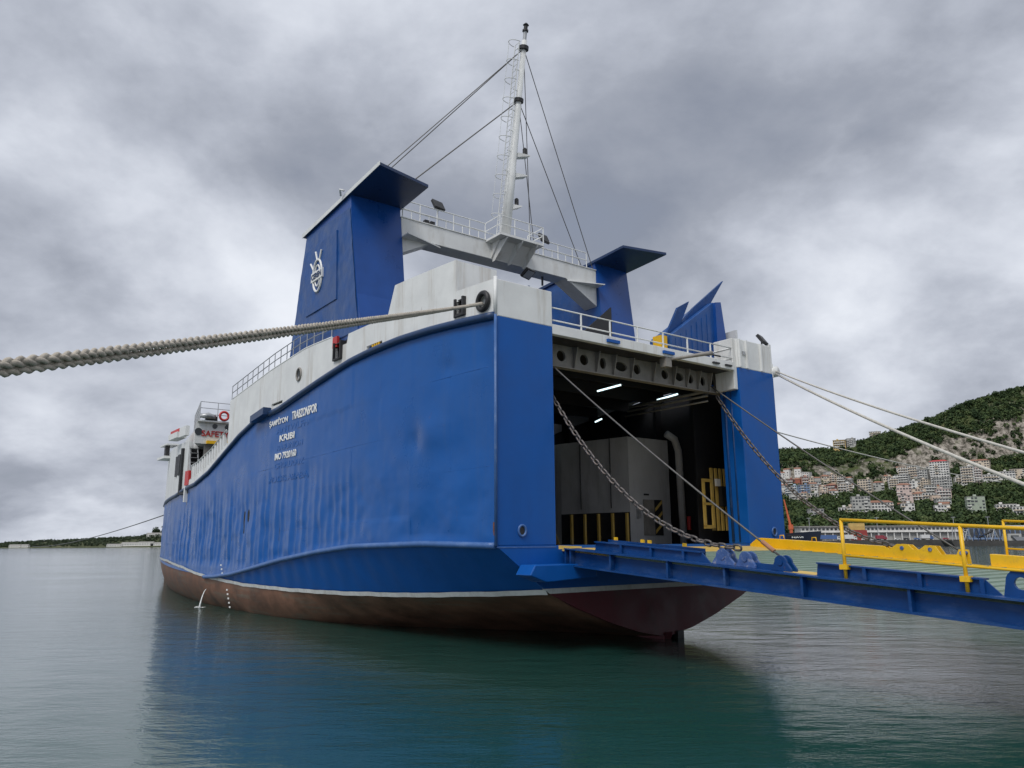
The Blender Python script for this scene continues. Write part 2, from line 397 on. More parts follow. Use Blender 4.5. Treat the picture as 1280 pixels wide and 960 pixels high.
# lettering on the port quarter
def htext(body, s0, s1, z0, z1, mat, depth=.02, proud=.05, bold=.022):
    sm = (s0 + s1) / 2
    X = Vector((T(s1) - T(s0), s1 - s0, 0)).normalized()
    P = (T(s0) - proud, s0, z0)
    o = text_mesh('lettering', body, mat, HULL, P, X, (0, 0, 1), abs(s1 - s0), z1 - z0, depth, bold)
    n = len(o.data.vertices); co = np.zeros(n * 3); o.data.vertices.foreach_get('co', co); co = co.reshape(-1, 3)
    tp = T(s0) + (T(s1) - T(s0)) * (co[:, 1] - s0) / (s1 - s0) - proud
    co[:, 0] = np.array([T(q) for q in co[:, 1]]) - disp(co[:, 1], co[:, 2]) - (.022 if mat is M_txt else .003) - (tp - co[:, 0])   # follow the plating
    o.data.vertices.foreach_set('co', co.ravel()); o.data.update()
    return o
htext('ŞAMPİYON', 22.15, 19.2, 11.2, 11.72, M_txt)
htext('TRABZONSPOR', 18.55, 15.0, 11.28, 11.78, M_txt)
htext('KRIBI', 20.3, 18.05, 10.2, 10.58, M_txt)
htext('IMO 7920160', 20.9, 17.7, 9.13, 9.54, M_txt)
htext('ANTWLFH', 20.9, 16.2, 10.72, 11.1, M_hull, .012, .028)
htext('RABUNIOM', 20.7, 16.9, 9.68, 10.02, M_hull, .012, .028)
htext('CHOLUOUZ', 20.9, 16.6, 8.6, 8.95, M_hull, .012, .028)
htext('ADDIS ABABA', 21.8, 16.0, 7.82, 8.2, M_hull, .014, .03)
# draught marks: a dotted white line down the side
for k in range(11):
    q = k / 10; s_ = 29.6 - 2.0 * q; z_ = 2.9 - 2.6 * q
    if abs(z_ - bootz(s_)) < .3: continue
    MB().box(-.02, .02, -.11, .11, -.05, .05).build('draught_mark', M_txt, HULL).location = (T(s_) - (.06 if z_ > 1.9 else -.07) - .05, s_, z_)

# ---------------------------------------------------------------- transom and stern door opening
TR = MB().box(0, 3.0, 0, 1.3, 4.11, 13.28).build('port_quarter', M_trans, SHIP, bevel=.03)
TR['label'] = 'blue plated port pillar beside the stern door'
TS = MB().box(15.7, BM, 0, 1.3, 4.11, 13.18).build('starboard_quarter', M_trans, SHIP, bevel=.03)
TS['label'] = 'blue plated starboard pillar beside the stern door'
MB().tube([(15.72, 1.0, 12.1), (15.72, 1.0, 4.2)], .09, 8).build('cable_pipe', M_ramp, TS, True)
MB().tube([(15.72, .6, 12.1), (15.72, .6, 4.2)], .06, 8).build('cable_pipe', M_ramp, TS, True)
def tz(t):   # lower edge of the transom
    if t > CL: t = BM - t
    return float(np.interp(t, [0, 2.55, 4, 6, 7.6, CL], [4.11, 2.24, 1.62, .88, .42, .1]))
lo = MB().prism([(0, 4.11), (2.33, 2.42), (BM - 2.33, 2.42), (BM, 4.11)], 1, 0, .3).build('lower_transom', M_trans, SHIP)
MB().prism([(2.33, 2.42), (2.62, 2.22), (BM - 2.62, 2.22), (BM - 2.33, 2.42)], 1, -.012, .3).build('transom_stripe', M_boot, lo)
ts = [2.62] + list(np.linspace(3, BM - 3, 40)) + [BM - 2.62]
MB().prism([(t, tz(t) if 2.7 < t < BM - 2.7 else 2.2) for t in ts] + [(BM - 2.62, 2.22), (2.62, 2.22)], 1, 0, .25).build('transom_bottom', M_red, lo)
# skeg and rudder fittings below the transom
MB().prism([(-.1, .3), (1.9, .25), (3.6, -1.6), (.7, -1.6)], 0, CL - .22, CL + .22).build('skeg', M_red, lo)
MB().box(9.9, 10.3, -.1, .5, -.15, .32).build('anode', M_black, lo)
# fender ledge beside the ramp hinge
MB().prism([(.9, 3.0), (1.15, 3.38), (4.3, 3.38), (4.3, 2.85), (1.7, 2.72)], 1, -.95, -.002).build('fender_ledge', M_trans, lo, bevel=.04)
def ring(name, c, axis, R, r, mat, parent, n=24, sx=1.0):
    m = MB(); pts = []
    for k in range(n):
        a_ = 2 * math.pi * k / n; u, v_ = R * math.cos(a_) * sx, R * math.sin(a_)
        p = [u, v_]; p.insert(axis, 0); pts.append((c[0] + p[0], c[1] + p[1], c[2] + p[2]))
    return m.tube(pts, r, 8, closed=True).build(name, mat, parent, True)
def disc(name, c, axis, R, th, mat, parent, sx=1.0, n=20):
    poly = [(R * sx * math.cos(2 * math.pi * k / n), R * math.sin(2 * math.pi * k / n)) for k in range(n)]
    o = MB().prism(poly, axis, -th / 2, th / 2).build(name, mat, parent); o.location = c; return o
for t_, par in ((1.25, TR), (17.75, TS)):
    ring('hawse_ring', (t_, -.02, 4.68), 1, .21, .05, M_chine, par, sx=.85)
    disc('hawse_hole', (t_, -.003, 4.68), 1, .2, .02, M_black, par, sx=.85)
MB().box(.02, 2.98, -.012, 0, 4.02, 4.07).build('weld_seam', M_chine, TR)
MB().box(-.03, .05, .06, .16, 4.5, 5.0).build('rust_patch', paint('rust', RUST, .8, .4, 6.), TR)

# white bulwark of the port side, with cut mooring openings
def bw_top(s):
    P = [(0, 14.85), (2.4, 14.85), (2.41, 16.3), (7.06, 16.35), (7.65, 14.93), (11.6, 14.93), (11.75, 14.45), (13.3, 14.45), (13.5, 15.15), (17, 15.25), (22.3, 14.95), (30.35, 14.2)]
    return float(np.interp(s, [p[0] for p in P], [p[1] for p in P]))
ss = sorted(set([round(x, 3) for x in np.arange(0, 30.3, .3)] + [2.395, 2.41, 7.06, 7.65, 11.6, 11.75, 13.3, 13.5, 30.35]))
def bul(mir):
    m = MB(); n = len(ss); vs = []
    for th in (0.0, .14):
        for s in ss:
            for z in (sheer(s) + .02, bw_top(s)):
                t = T(s) - .004 + th; vs.append((BM - t if mir else t, s, z))
    fs = []
    for i in range(n - 1):
        o_ = 2 * n
        fs += [(2 * i, 2 * i + 1, 2 * i + 3, 2 * i + 2), (o_ + 2 * i, o_ + 2 * i + 2, o_ + 2 * i + 3, o_ + 2 * i + 1),
               (2 * i + 1, o_ + 2 * i + 1, o_ + 2 * i + 3, 2 * i + 3), (2 * i, 2 * i + 2, o_ + 2 * i + 2, o_ + 2 * i)]
    fs += [(0, 2 * n, 2 * n + 1, 1), (2 * n - 2, 2 * n - 1, 4 * n - 1, 4 * n - 2)]
    return m.add(vs, fs)
BWm = bul(False).mesh('bulwark')
BW = link('bulwark', BWm, M_white, SHIP)
BW['label'] = 'white bulwark along the port quarter with mooring openings'
BWs = bul(True).build('bulwark', M_white, SHIP)
cut = MB()
def cut_cyl(s, z, rs, rz, n=20):
    cut.prism([(s + rs * math.cos(2 * math.pi * k / n), z + rz * math.sin(2 * math.pi * k / n)) for k in range(n)], 0, T(s) - .6, T(s) + .6)
def cut_box(s0, s1, z0, z1): cut.box(T(s0) - .6, T(s0) + .6, s0, s1, z0, z1)
cut_cyl(.66, 14.0, .34, .36); cut_box(1.85, 2.32, 13.78, 14.36); cut_box(12.3, 13.05, 13.82, 14.62); cut_cyl(17.8, 13.86, .33, .36)
cut_box(8.1, 9.6, 13.66, 13.84); cut_box(20.2, 22.0, 12.55, 12.72)
cutter = link('bulwark_cutter', cut.mesh('bulwark_cutter'), None, SHIP)
bo = BW.modifiers.new('cut', 'BOOLEAN'); bo.object = cutter; bo.operation = 'DIFFERENCE'; bo.solver = 'EXACT'
bpy.context.view_layer.update()
me2 = bpy.data.meshes.new_from_object(BW.evaluated_get(bpy.context.evaluated_depsgraph_get()))
BW.modifiers.clear(); BW.data = me2; bpy.data.objects.remove(cutter)
ring('round_fairlead', (T(.66) - .05, .66, 14.0), 0, .36, .11, M_black, BW)
MB().box(T(.7) + .1, T(.7) + .5, .45, .62, 13.6, 14.5).build('fairlead_roller', M_black, BW)
def chock(s0, s1, z0, z1, wd=.13):
    m = MB(); t0 = T(s0) - .16
    m.box(t0, t0 + .4, s0 - wd, s0, z0 - wd, z1 + wd); m.box(t0, t0 + .4, s1, s1 + wd, z0 - wd, z1 + wd)
    m.box(t0, t0 + .4, s0, s1, z0 - wd, z0); m.box(t0 + .1, t0 + .4, s0, s1, z1, z1 + wd * .6)
    m.build('square_chock', M_black, BW, bevel=.02)
chock(1.85, 2.32, 13.78, 14.36); chock(12.3, 13.05, 13.82, 14.62, .1)
ring('oval_fairlead', (T(17.8) - .03, 17.8, 13.86), 0, .36, .06, M_girder, BW, sx=.92)
MB().box(T(8) + .16, T(8) + .22, 8.0, 9.7, 13.6, 13.9).build('slot_backing', M_black, BW)
for k in range(4): MB().box(T(8.6) - .02, T(8.6) + .05, 8.35 + k * .22, 8.45 + k * .22, 13.68, 13.82).build('hazard_bar', M_yel, BW)
MB().box(T(21) + .16, T(21) + .22, 20.0, 22.2, 12.5, 12.8).build('slot_backing', M_black, BW)
m = MB(); m.box(-.95, -.4, 11.8, 13.3, 14.3, 14.75); m.cyl((-.7, 12.1, 14.7), (-.7, 12.1, 15.05), .16); m.cyl((-.7, 12.9, 14.7), (-.7, 12.9, 15.05), .16)
m.build('roller_fairlead', M_black, BW)
MB().box(-1.16, -1.02, 12.9, 13.45, 14.5, 15.1).build('red_fitting', M_redp, BW)
# sheet box top of the raised bulwark block
MB().box(-.3, 1.8, 2.42, 2.55, 13.5, 16.29).build('block_end_plate', M_white, BW)
MB().box(.1, 1.8, 2.55, 7.0, 16.1, 16.28).build('block_top', M_white, BW)
# white upper quarters at the transom
MB().box(.005, 3.0, .003, 1.3, 13.281, 14.86).build('upper_quarter', M_white, TR, bevel=.03)
MB().tube([(.03, .05, 13.3), (.03, .05, 14.95)], .08, 8).build('corner_post', M_white, TR, True)
MB().box(15.68, BM - .005, .003, .3, 13.181, 14.75).build('upper_quarter', M_white, TS, bevel=.03)
MB().box(15.4, 15.7, .1, 1.3, 12.0, 14.75).build('upper_bracket', M_white, TS, bevel=.03)
for t_ in (15.75, 16.35, 17.6): MB().box(t_, t_ + .1, -.12, .0, 13.2, 14.72).build('stiffener', M_white2, TS)
MB().box(16.1, 16.3, -.06, .0, 13.9, 14.1).build('hatch_clip', M_steel, TS)
MB().cyl((18.72, .05, 13.0), (18.72, .05, 13.75), .07).build('corner_post', M_white2, TS)
MB().tube([(18.95, -.1, 13.35), (18.95, .3, 13.35)], .3, 16).build('fairlead_drum', M_white2, TS, True)
MB().tube([(T(s) + 0.02, s, bw_top(s) + .02) for s in np.arange(13.6, 30.3, .6)], .05, 6).build('capping_bar', M_white2, BW, True)
railing('railing', [(T(s) + .05, s, bw_top(s)) for s in (13.7, 16, 18, 20, 22, 24, 26, 28, 30.2)], 1.0, M_steel, BW, (1., .52), 1.25, .028)
railing('railing', [(-.9, 14.0, 15.2), (.6, 13.9, 15.2)], 1.15, M_white2, BW, (1., .5), 1.2, .05)
# floodlight helper
def floodlight(parent, c, yaw, pitch, size=.55, mat=M_black):
    root = MB().box(-size / 2, size / 2, -.09, .09, -size * .4, size * .4).build('floodlight', mat, parent, bevel=.02)
    root.location = c; root.rotation_euler = (pitch, 0, yaw)
    return root
floodlight(TS, (18.4, .3, 15.15), .3, -.6, .75)
MB().cyl((18.4, .35, 14.7), (18.4, .35, 15.1), .04).build('lamp_bracket', M_black, TS)

# ---------------------------------------------------------------- upper deck and door lintel
UD = MB().prism([(0.2, 13.3), (BM - .2, 13.3), (BM - .2, 13.42), (.2, 13.42)], 1, 1.3, 30.2).build('upper_deck', M_dark, SHIP)
GS_P = 1.3
LT = MB().box(3.0, 15.4, .02, .3, 12.98, 13.42).build('lintel', M_white, SHIP, bevel=.02)
MB().box(3.0, 15.4, .3, 1.3, 13.0, 13.42).build('lintel_soffit', M_black, LT)  # black colour stands in for the shade under the lintel
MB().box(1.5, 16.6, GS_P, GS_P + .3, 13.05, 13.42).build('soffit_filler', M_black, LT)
railing('railing', [(3.02, .15, 13.42), (15.45, .15, 13.42)], .78, M_white, LT, (1., .28), 1.72, .035, True, .045)
railing('railing', [(15.4, .15, 13.42), (15.4, 2.2, 13.42)], .78, M_white, LT, (1., .28), 1.7, .035)
for t_ in (6.2, 9.9): MB().box(t_, t_ + .75, -.1, .03, 13.1, 13.24).build('door_clip', M_trans, LT)
for t_ in (13.6, 14.6): MB().box(t_, t_ + .5, -.08, .03, 13.12, 13.2).build('door_clip', M_black, LT)
MB().tube([(10.3, .15, 12.85), (11.8, -.9, 13.15), (12.2, -1.1, 13.22)], [.06, .1, .12], 8).build('hinge_arm', M_girder, LT, True)
MB().tube([(12.0, -1.0, 13.18), (12.7, -1.2, 13.1)], .04, 8).build('hinge_pin', M_black, LT, True)
MB().box(10.1, 10.5, .0, .4, 12.5, 12.95).build('hinge_box', M_girder, LT)
# transverse girder with lightening holes
GS = 1.5
gp = MB().box(1.5, 16.6, GS, GS + .12, 12.02, 13.3)
gm = link('girder', gp.mesh('girder'), M_girder, SHIP)
cut = MB()
holes = [(4.75, .26, .26), (6.15, .26, .26), (7.35, .2, .28), (8.55, .42, .24), (9.65, .25, .25), (11.65, .25, .25), (12.75, .32, .22), (13.6, .25, .25), (14.6, .2, .25), (15.4, .25, .25), (3.6, .26, .26)]
for (t_, a_, b_) in holes:
    cut.prism([(t_ + a_ * math.cos(2 * math.pi * k / 18), 12.55 + b_ * math.sin(2 * math.pi * k / 18)) for k in range(18)], 1, GS - .5, GS + .6)
cutter = link('girder_cutter', cut.mesh('girder_cutter'), None, SHIP)
bo = gm.modifiers.new('cut', 'BOOLEAN'); bo.object = cutter; bo.solver = 'EXACT'
bpy.context.view_layer.update()
me2 = bpy.data.meshes.new_from_object(gm.evaluated_get(bpy.context.evaluated_depsgraph_get()))
gm.modifiers.clear(); gm.data = me2; bpy.data.objects.remove(cutter)
for t_ in (5.45, 6.85, 7.95, 9.15, 10.7, 12.2, 13.2, 14.1, 15.0, 15.9):
    MB().prism([(GS, 12.04), (GS, 13.28), (GS - .42, 13.28), (GS - .1, 12.04)], 0, t_, t_ + .05).build('stiffener', M_girder, gm)
MB().box(1.5, 16.6, GS - .16, GS + .2, 11.97, 12.02).build('girder_flange', M_girder, gm)

# ---------------------------------------------------------------- vehicle hold
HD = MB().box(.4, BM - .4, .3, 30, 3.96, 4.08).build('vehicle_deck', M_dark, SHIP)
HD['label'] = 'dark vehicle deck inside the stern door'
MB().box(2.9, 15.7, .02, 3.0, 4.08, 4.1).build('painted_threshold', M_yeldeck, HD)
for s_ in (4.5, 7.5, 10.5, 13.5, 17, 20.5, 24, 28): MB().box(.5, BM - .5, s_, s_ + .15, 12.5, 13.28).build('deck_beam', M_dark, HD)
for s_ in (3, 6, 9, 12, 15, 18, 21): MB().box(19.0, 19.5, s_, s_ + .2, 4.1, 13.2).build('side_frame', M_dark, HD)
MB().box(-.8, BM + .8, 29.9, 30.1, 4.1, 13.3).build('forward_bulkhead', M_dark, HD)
MB().prism([(15.4, 8.0), (18.9, 8.0), (18.9, 22), (14.4, 22), (14.4, 13)], 2, 4.08, 10.4).build('casing', M_holdgrey, HD)
CS = bpy.data.objects['casing']
for k in range(10):    # striped kick panel along the casing
    s_ = 8.1 + k * .5
    if k % 2 == 0: MB().box(15.37 - max(0, s_ - 8) * .2 - .13, 15.37 - max(0, s_ - 8) * .2 + .09, s_, s_ + .14, 4.1, 5.9).build('hazard_stripe', M_yeldeck, CS)
m = MB(); m.hexa([(15.38, 8.02, 4.1), (15.42, 8.02, 4.1), (14.42, 13, 4.1), (14.38, 13, 4.1), (15.38, 8.02, 5.95), (15.42, 8.02, 5.95), (14.42, 13, 5.95), (14.38, 13, 5.95)]); m.build('kick_panel', M_black, CS)
for k in range(7):
    s_ = 13.2 + k * 1.1
    MB().hexa([(14.36, s_, 4.1), (14.41, s_, 4.1), (14.41, s_ + .45, 4.1), (14.36, s_ + .45, 4.1), (14.36, s_ + .9, 5.6), (14.41, s_ + .9, 5.6), (14.41, s_ + 1.35, 5.6), (14.36, s_ + 1.35, 5.6)]).build('hazard_stripe', M_yeldeck, CS)
dr = MB().box(16.5, 17.4, 7.93, 8.0, 4.6, 6.7).build('casing_door', M_girder, CS)
MB().box(17.4, 18.1, 7.92, 8.0, 4.6, 6.7).build('door_recess', M_black, CS)
for k in range(3): MB().prism([(17.45, 4.7 + k * .65), (18.05, 5.2 + k * .65), (18.05, 5.4 + k * .65), (17.45, 4.9 + k * .65)], 1, 7.9, 7.93).build('hazard_stripe', M_yeldeck, CS)
MB().box(16.6, 17.0, 7.95, 8.0, 6.95, 7.05).build('name_plate', M_black, CS)
MB().tube([(18.6, 6.8, 4.1), (18.5, 6.8, 9.6), (18.2, 6.8, 10.3), (17.6, 6.9, 10.6)], .22, 12).build('vent_pipe', M_holdgrey, HD, True)
MB().cyl((18.9, 6.6, 4.9), (18.9, 6.6, 5.7), .12).build('fire_extinguisher', M_redp, HD)
for sgn in (0, 1):
    rws = [[((BM - T(s_) - .12) if sgn else (T(s_) + .12), s_, z_) for z_ in (4.05, min(13.3, sheer(s_) + .3))] for s_ in (1.32, 3, 6, 10, 15, 20, 25, 29.9)]
    link('hold_shade_sheet', grid_mesh('hold_shade_sheet', rws), M_dark, HD)  # near-black sheet over the blue plating, standing in for the hold's shade
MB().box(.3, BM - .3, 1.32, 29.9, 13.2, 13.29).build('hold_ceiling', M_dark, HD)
for k, z_ in enumerate((11.6, 11.9, 12.15)): MB().tube([(15.3 + k * .1, 8.0 - k * .1, z_), (15.3, 1.8, z_)], .05 + .02 * k, 8).build('ceiling_pipe', M_girder, HD, True)
for s_ in (9.2, 11.4): MB().tube([(15.3 - (s_ - 8) * .2, s_, 6.2), (15.3 - (s_ - 8) * .2, s_, 10.4)], .035, 6).build('cable_run', M_black, HD)
MB().box(15.9, 16.2, 7.9, 8.0, 5.6, 6.4).build('switch_box', M_steel, HD)
# yellow rescue gate and bars at the starboard side
gt = MB(); g0, g1 = 15.85, 16.55
gt.box(g0, g0 + .16, 2.9, 3.0, 4.95, 7.5); gt.box(g1, g1 + .16, 2.9, 3.0, 4.95, 7.5); gt.box(g0, g1, 2.9, 3.0, 4.9, 5.08); gt.box(g0, g1, 2.9, 3.0, 6.15, 6.28); gt.box(g0, g1, 2.9, 3.0, 7.4, 7.56)
gt.build('yellow_gate', M_yeldeck, HD)
for k in range(5): MB().box(16.75 + k * .38, 16.92 + k * .38, 3.05, 3.15, 4.8 , 8.2).build('yellow_bar', M_yeldeck, HD)
MB().box(17.3, 18.4, 2.8, 3.02, 6.1, 7.2).build('control_box', M_black, HD)
MB().box(17.0, 17.35, 2.9, 3.02, 7.2, 7.6).build('notice', M_txt, HD)
MB().box(16.0, 19.3, 3.4, 3.5, 4.1, 12.4).build('side_bulkhead', M_dark, HD)
for (x0, s0, x1, s1, z_) in ((11.53, 6.35, 11.38, 4.4, 12.5), (16.3, 6.3, 15.9, 4.4, 12.5), (16.4, 11.8, 15.9, 10.7, 11.9), (12.4, 14.2, 13.8, 14.3, 10.6)):
    MB().cyl((x0, s0, z_ - .04), (x1, s1, z_ - .04), .05, 8).build('fluorescent_lamp', M_lamp, HD)

# ---------------------------------------------------------------- funnels
M_cap = paint('dark_navy_cap', (.010, .032, .10), .35, .2, .8)  # one navy for the whole cap, darker than the funnel blue
def funnel(mir):
    X = (lambda t: BM - t) if mir else (lambda t: t)
    A_, B_ = -1.15, 1.9
    # body: aft face s=11.1 at base to 12.0 at top, forward edge 20.5 -> 18
    zb = 13.4
    def quad(z):
        q = (z - 15.5) / (22 - 15.5)
        return 10.85 + .95 * q + (0), 20.2 - 2.2 * q
    a0, f0 = quad(zb); a1, f1 = quad(22.05); zt_f = 22.4
    m = MB(); m.hexa([(X(A_ + .28), a0, zb), (X(B_), a0, zb), (X(B_), f0, zb), (X(A_ + .28), f0, zb), (X(A_), a1, 22.1), (X(B_), a1, 22.25), (X(B_), f1, zt_f), (X(A_), f1, zt_f)])
    fo = m.build('funnel', M_fun, SHIP, bevel=.05)
    fo['label'] = ('starboard' if mir else 'port') + ' blue funnel with a flat overhanging cap'
    # smooth aft casing
    m = MB(); k0, _ = quad(17.0); m.hexa([(X(A_ + .17), k0 - .05, 17.0), (X(B_ - .01), k0 - .05, 17.0), (X(B_ - .01), k0 + .3, 17.0), (X(A_ + .17), k0 + .3, 17.0), (X(A_ + .03), a1 - .05, 22.0), (X(B_ - .01), a1 - .05, 22.15), (X(B_ - .01), a1 + .3, 22.15), (X(A_ + .03), a1 + .3, 22.0)])
    m.build('aft_casing', M_funs, fo)
    k1, _ = quad(13.5)
    m = MB(); m.hexa([(X(A_ + .285), k1 - .5, 13.5), (X(B_ - .01), k1 - .5, 13.5), (X(B_ - .01), k1 + .3, 13.5), (X(A_ + .285), k1 + .3, 13.5), (X(A_ + .17), k0 - .06, 17.0), (X(B_ - .01), k0 - .06, 17.0), (X(B_ - .01), k0 + .3, 17.0), (X(A_ + .17), k0 + .3, 17.0)])
    m.build('casing_skirt', M_funs, fo)
    # cap plate
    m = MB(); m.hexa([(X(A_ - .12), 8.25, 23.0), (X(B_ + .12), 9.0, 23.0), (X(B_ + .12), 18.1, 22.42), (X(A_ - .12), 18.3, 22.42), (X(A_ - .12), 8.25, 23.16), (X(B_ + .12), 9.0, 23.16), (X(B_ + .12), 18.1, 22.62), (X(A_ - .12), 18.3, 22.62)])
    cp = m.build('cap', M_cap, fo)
    m = MB(); m.hexa([(X(A_ + .02), 11.77, 22.0), (X(B_ - .02), 11.77, 22.0), (X(B_ - .02), 18.0, 22.3), (X(A_ + .02), 18.0, 22.3), (X(A_ + .02), 11.86, 22.84), (X(B_ - .02), 11.86, 22.84), (X(B_ - .02), 18.1, 22.44), (X(A_ + .02), 18.1, 22.44)])
    m.build('cap_neck', M_funs, fo)
    return fo
FP = funnel(False); FS = funnel(True)
MB().hexa([(-1.30, 8.2, 22.98), (-1.275, 8.2, 22.98), (-1.275, 18.32, 22.4), (-1.30, 18.32, 22.4), (-1.30, 8.2, 23.2), (-1.275, 8.2, 23.2), (-1.275, 18.32, 22.66), (-1.30, 18.32, 22.66)]).build('cap_edge', M_white2, FP)
MB().tube([(-1.4, 12.6, 22.95), (-1.55, 12.4, 23.2), (-1.4, 12.2, 23.1)], .06, 8).build('cap_eye', M_white2, FP, True)
# buckled plating of the port face
def fpt(s_, z_):
    q = (z_ - 13.4) / (22.1 - 13.4); return -.87 - .28 * q - .035 - .085 * (float(fbm(s_ / .8, z_ / 1.1, 81)) - .5)
fr_ = []
for z_ in np.linspace(15.0, 22.05, 60):
    q = (z_ - 15.5) / 6.5; a_, b_ = 10.87 + .95 * q, 20.15 - 2.2 * q
    fr_.append([(fpt(a_ + (b_ - a_) * u, z_), a_ + (b_ - a_) * u, z_) for u in np.linspace(0, 1, 70)])
link('side_plating', grid_mesh('side_plating', fr_), M_fun, FP, True)
# panel and emblem on the port face
MB().hexa([(-1.09, 13.4, 17.3), (-.95, 13.4, 17.3), (-.95, 17.7, 17.3), (-1.09, 17.7, 17.3), (-1.22, 13.4, 21.3), (-1.1, 13.4, 21.3), (-1.1, 17.7, 21.3), (-1.22, 17.7, 21.3)]).build('side_panel', M_fun, FP, bevel=.02)
EM = MB()
def el(cs, czz, ra, rb, r): EM.tube([(-1.19 - .03 * (rb * math.sin(2 * math.pi * k / 28)), cs + ra * math.cos(2 * math.pi * k / 28), czz + rb * math.sin(2 * math.pi * k / 28)) for k in range(28)], r, 6, closed=True)
ec, ez = 15.9, 19.35
el(ec, ez, .62, .95, .07); el(ec, ez, .36, .62, .05)
for (a_, b_, c_, d_) in ((0.05, .9, .28, 1.5), (-.25, .85, -.55, 1.4), (.55, .45, .95, .95)):
    EM.cyl((-1.21, ec + a_, ez + b_), (-1.24, ec + c_, ez + d_), .06, 6)
EM.build('emblem', M_txt, FP)
MB().box(-1.26, -1.14, ec - .78, ec + .78, ez - .28, ez + .28).build('emblem_band', M_txt, FP)
text_mesh('emblem_lettering', 'CEREN', M_strake, FP, (-1.27, ec + .68, ez - .17), (0, -1, 0), (0, 0, 1), 1.36, .34, .02)

# ---------------------------------------------------------------- gantry between the funnels
GA, GB = 1.9, BM - 1.9
GZ = 21.15; GT = 22.25
G = MB().prism([(GA, 20.1), (3.9, GZ), (BM - 4.6, GZ), (GB, 19.7), (GB, GT), (GA, GT)], 1, 11.75, 12.95).build('gantry', M_white2, SHIP, bevel=.03)
G['label'] = 'white gantry beam bridging the two funnels'
for X0, X1 in ((GA, GA + 2.6), (GB, GB - 2.6)): MB().prism([(X0, 11.74), (X1, 11.74), (X0, 10.9)], 2, 21.0, 21.06).build('gantry_gusset', M_white2, G)
MB().box(GA, GB, 11.7, 13.0, GT, GT + .05).build('walkway', M_white2, G)
PF = MB().box(7.7, 11.0, 10.2, 11.75, 22.14, 22.28).build('mast_platform', M_white2, G)
MB().prism([(10.9, 22.13), (11.75, 22.13), (11.75, 21.2)], 0, 8.1, 10.6).build('platform_cone', M_white, G)
for t_ in (8.2, 9.35, 10.5): MB().prism([(10.15, 22.08), (11.75, 22.08), (11.75, 20.98), (11.55, 20.98)], 0, t_, t_ + .06).build('platform_rib', M_white, G)
railing('railing', [(2.0, 11.8, GT), (7.7, 11.8, GT), (7.7, 10.25, GT), (11.0, 10.25, GT), (11.0, 11.8, GT), (GB - .8, 11.8, GT)], 1.1, M_white2, G, (1., .52), 1.15, .035)
railing('railing', [(2.0, 12.9, GT), (GB - .5, 12.9, GT)], 1.1, M_white2, G, (1., .52), 1.15, .03)
for c, yw, pt in (((4.4, 11.9, 23.7), .2, -.5), ((12.4, 11.9, 23.55), .2, -.45)):
    floodlight(G, c, yw, pt, .8); MB().cyl((c[0], 11.95, GT), (c[0], 11.95, c[2] - .25), .04).build('lamp_bracket', M_steel, G)
floodlight(G, (10.5, 11.2, 20.55), .3, .9, .85, M_black)
MB().box(-.33, .33, -.12, -.1, -.27, .27).build('lamp_face', M_steel, G).matrix_local = Matrix.Translation((10.5, 11.2, 20.55)) @ Matrix.Rotation(.3, 4, 'Z') @ Matrix.Rotation(.9, 4, 'X')
for t_ in (4.0, 4.4): MB().box(t_, t_ + .28, 12.7, 12.95, GT + .1, GT + .75).build('junction_box', M_black, G)
MB().box(11.7, 12.0, 12.7, 12.95, GT + .1, GT + .6).build('junction_box', M_black, G)
MB().cyl((12.55, 12.3, 20.5), (12.55, 12.3, 21.1), .07).build('hanging_lamp', M_black, G)

# ---------------------------------------------------------------- mast
def mp(z): q = (z - 22.3) / (36.7 - 22.3); return Vector((CL + .1, 12.25 - 2.5 * q, z))
MA = MB().tube([mp(22.3), mp(27.2), mp(27.25), mp(31.4), mp(31.45), mp(35.6)], [.33, .29, .26, .23, .2, .17], 16).build('mast', M_white2, SHIP, True)
MA['label'] = 'tall white raked tubular mast with a caged ladder'
MB().cyl(mp(35.5), mp(36.2), .12).build('mast_head', M_steel, MA)
MB().tube([mp(36.2), mp(36.3), mp(36.35), mp(36.6), mp(36.62), mp(36.75)], [.2, .2, .13, .13, .2, .08], 10).build('masthead_light', M_black, MA)
for z_ in (31.6, 35.0): MB().tube([mp(z_), mp(z_ + .22)], .32, 12).build('stay_collar', M_black, MA)
lad = MB()
lx = -.52
for dx in (-.22, .22):
    lad.tube([mp(z) + Vector((lx, dx, 0)) for z in (22.4, 29, 35.2)], .03, 6)
for z in np.arange(22.6, 35.2, .35): lad.cyl(mp(z) + Vector((lx, -.22, 0)), mp(z) + Vector((lx, .22, 0)), .018, 5)
for z in np.arange(23.2, 35.2, 1.3): lad.cyl(mp(z) + Vector((lx, 0, 0)), mp(z), .03, 5)
lad.build('ladder', M_white2, MA)
hoop0 = MB().tube([(lx - .02 - .62 * math.sin(math.pi * k / 12), -.34 * math.cos(math.pi * k / 12), 0) for k in range(13)], .024, 6).build('ladder_hoop', M_white2, MA, True)
hoop0.location = mp(24.2)
for z in np.arange(25.42, 35.4, 1.22): clone(hoop0, MA, mp(z))
MB().tube([mp(z) + Vector((lx - .64, 0, 0)) for z in (24.2, 35.2)], .014, 5).build('hoop_strip', M_white2, MA)
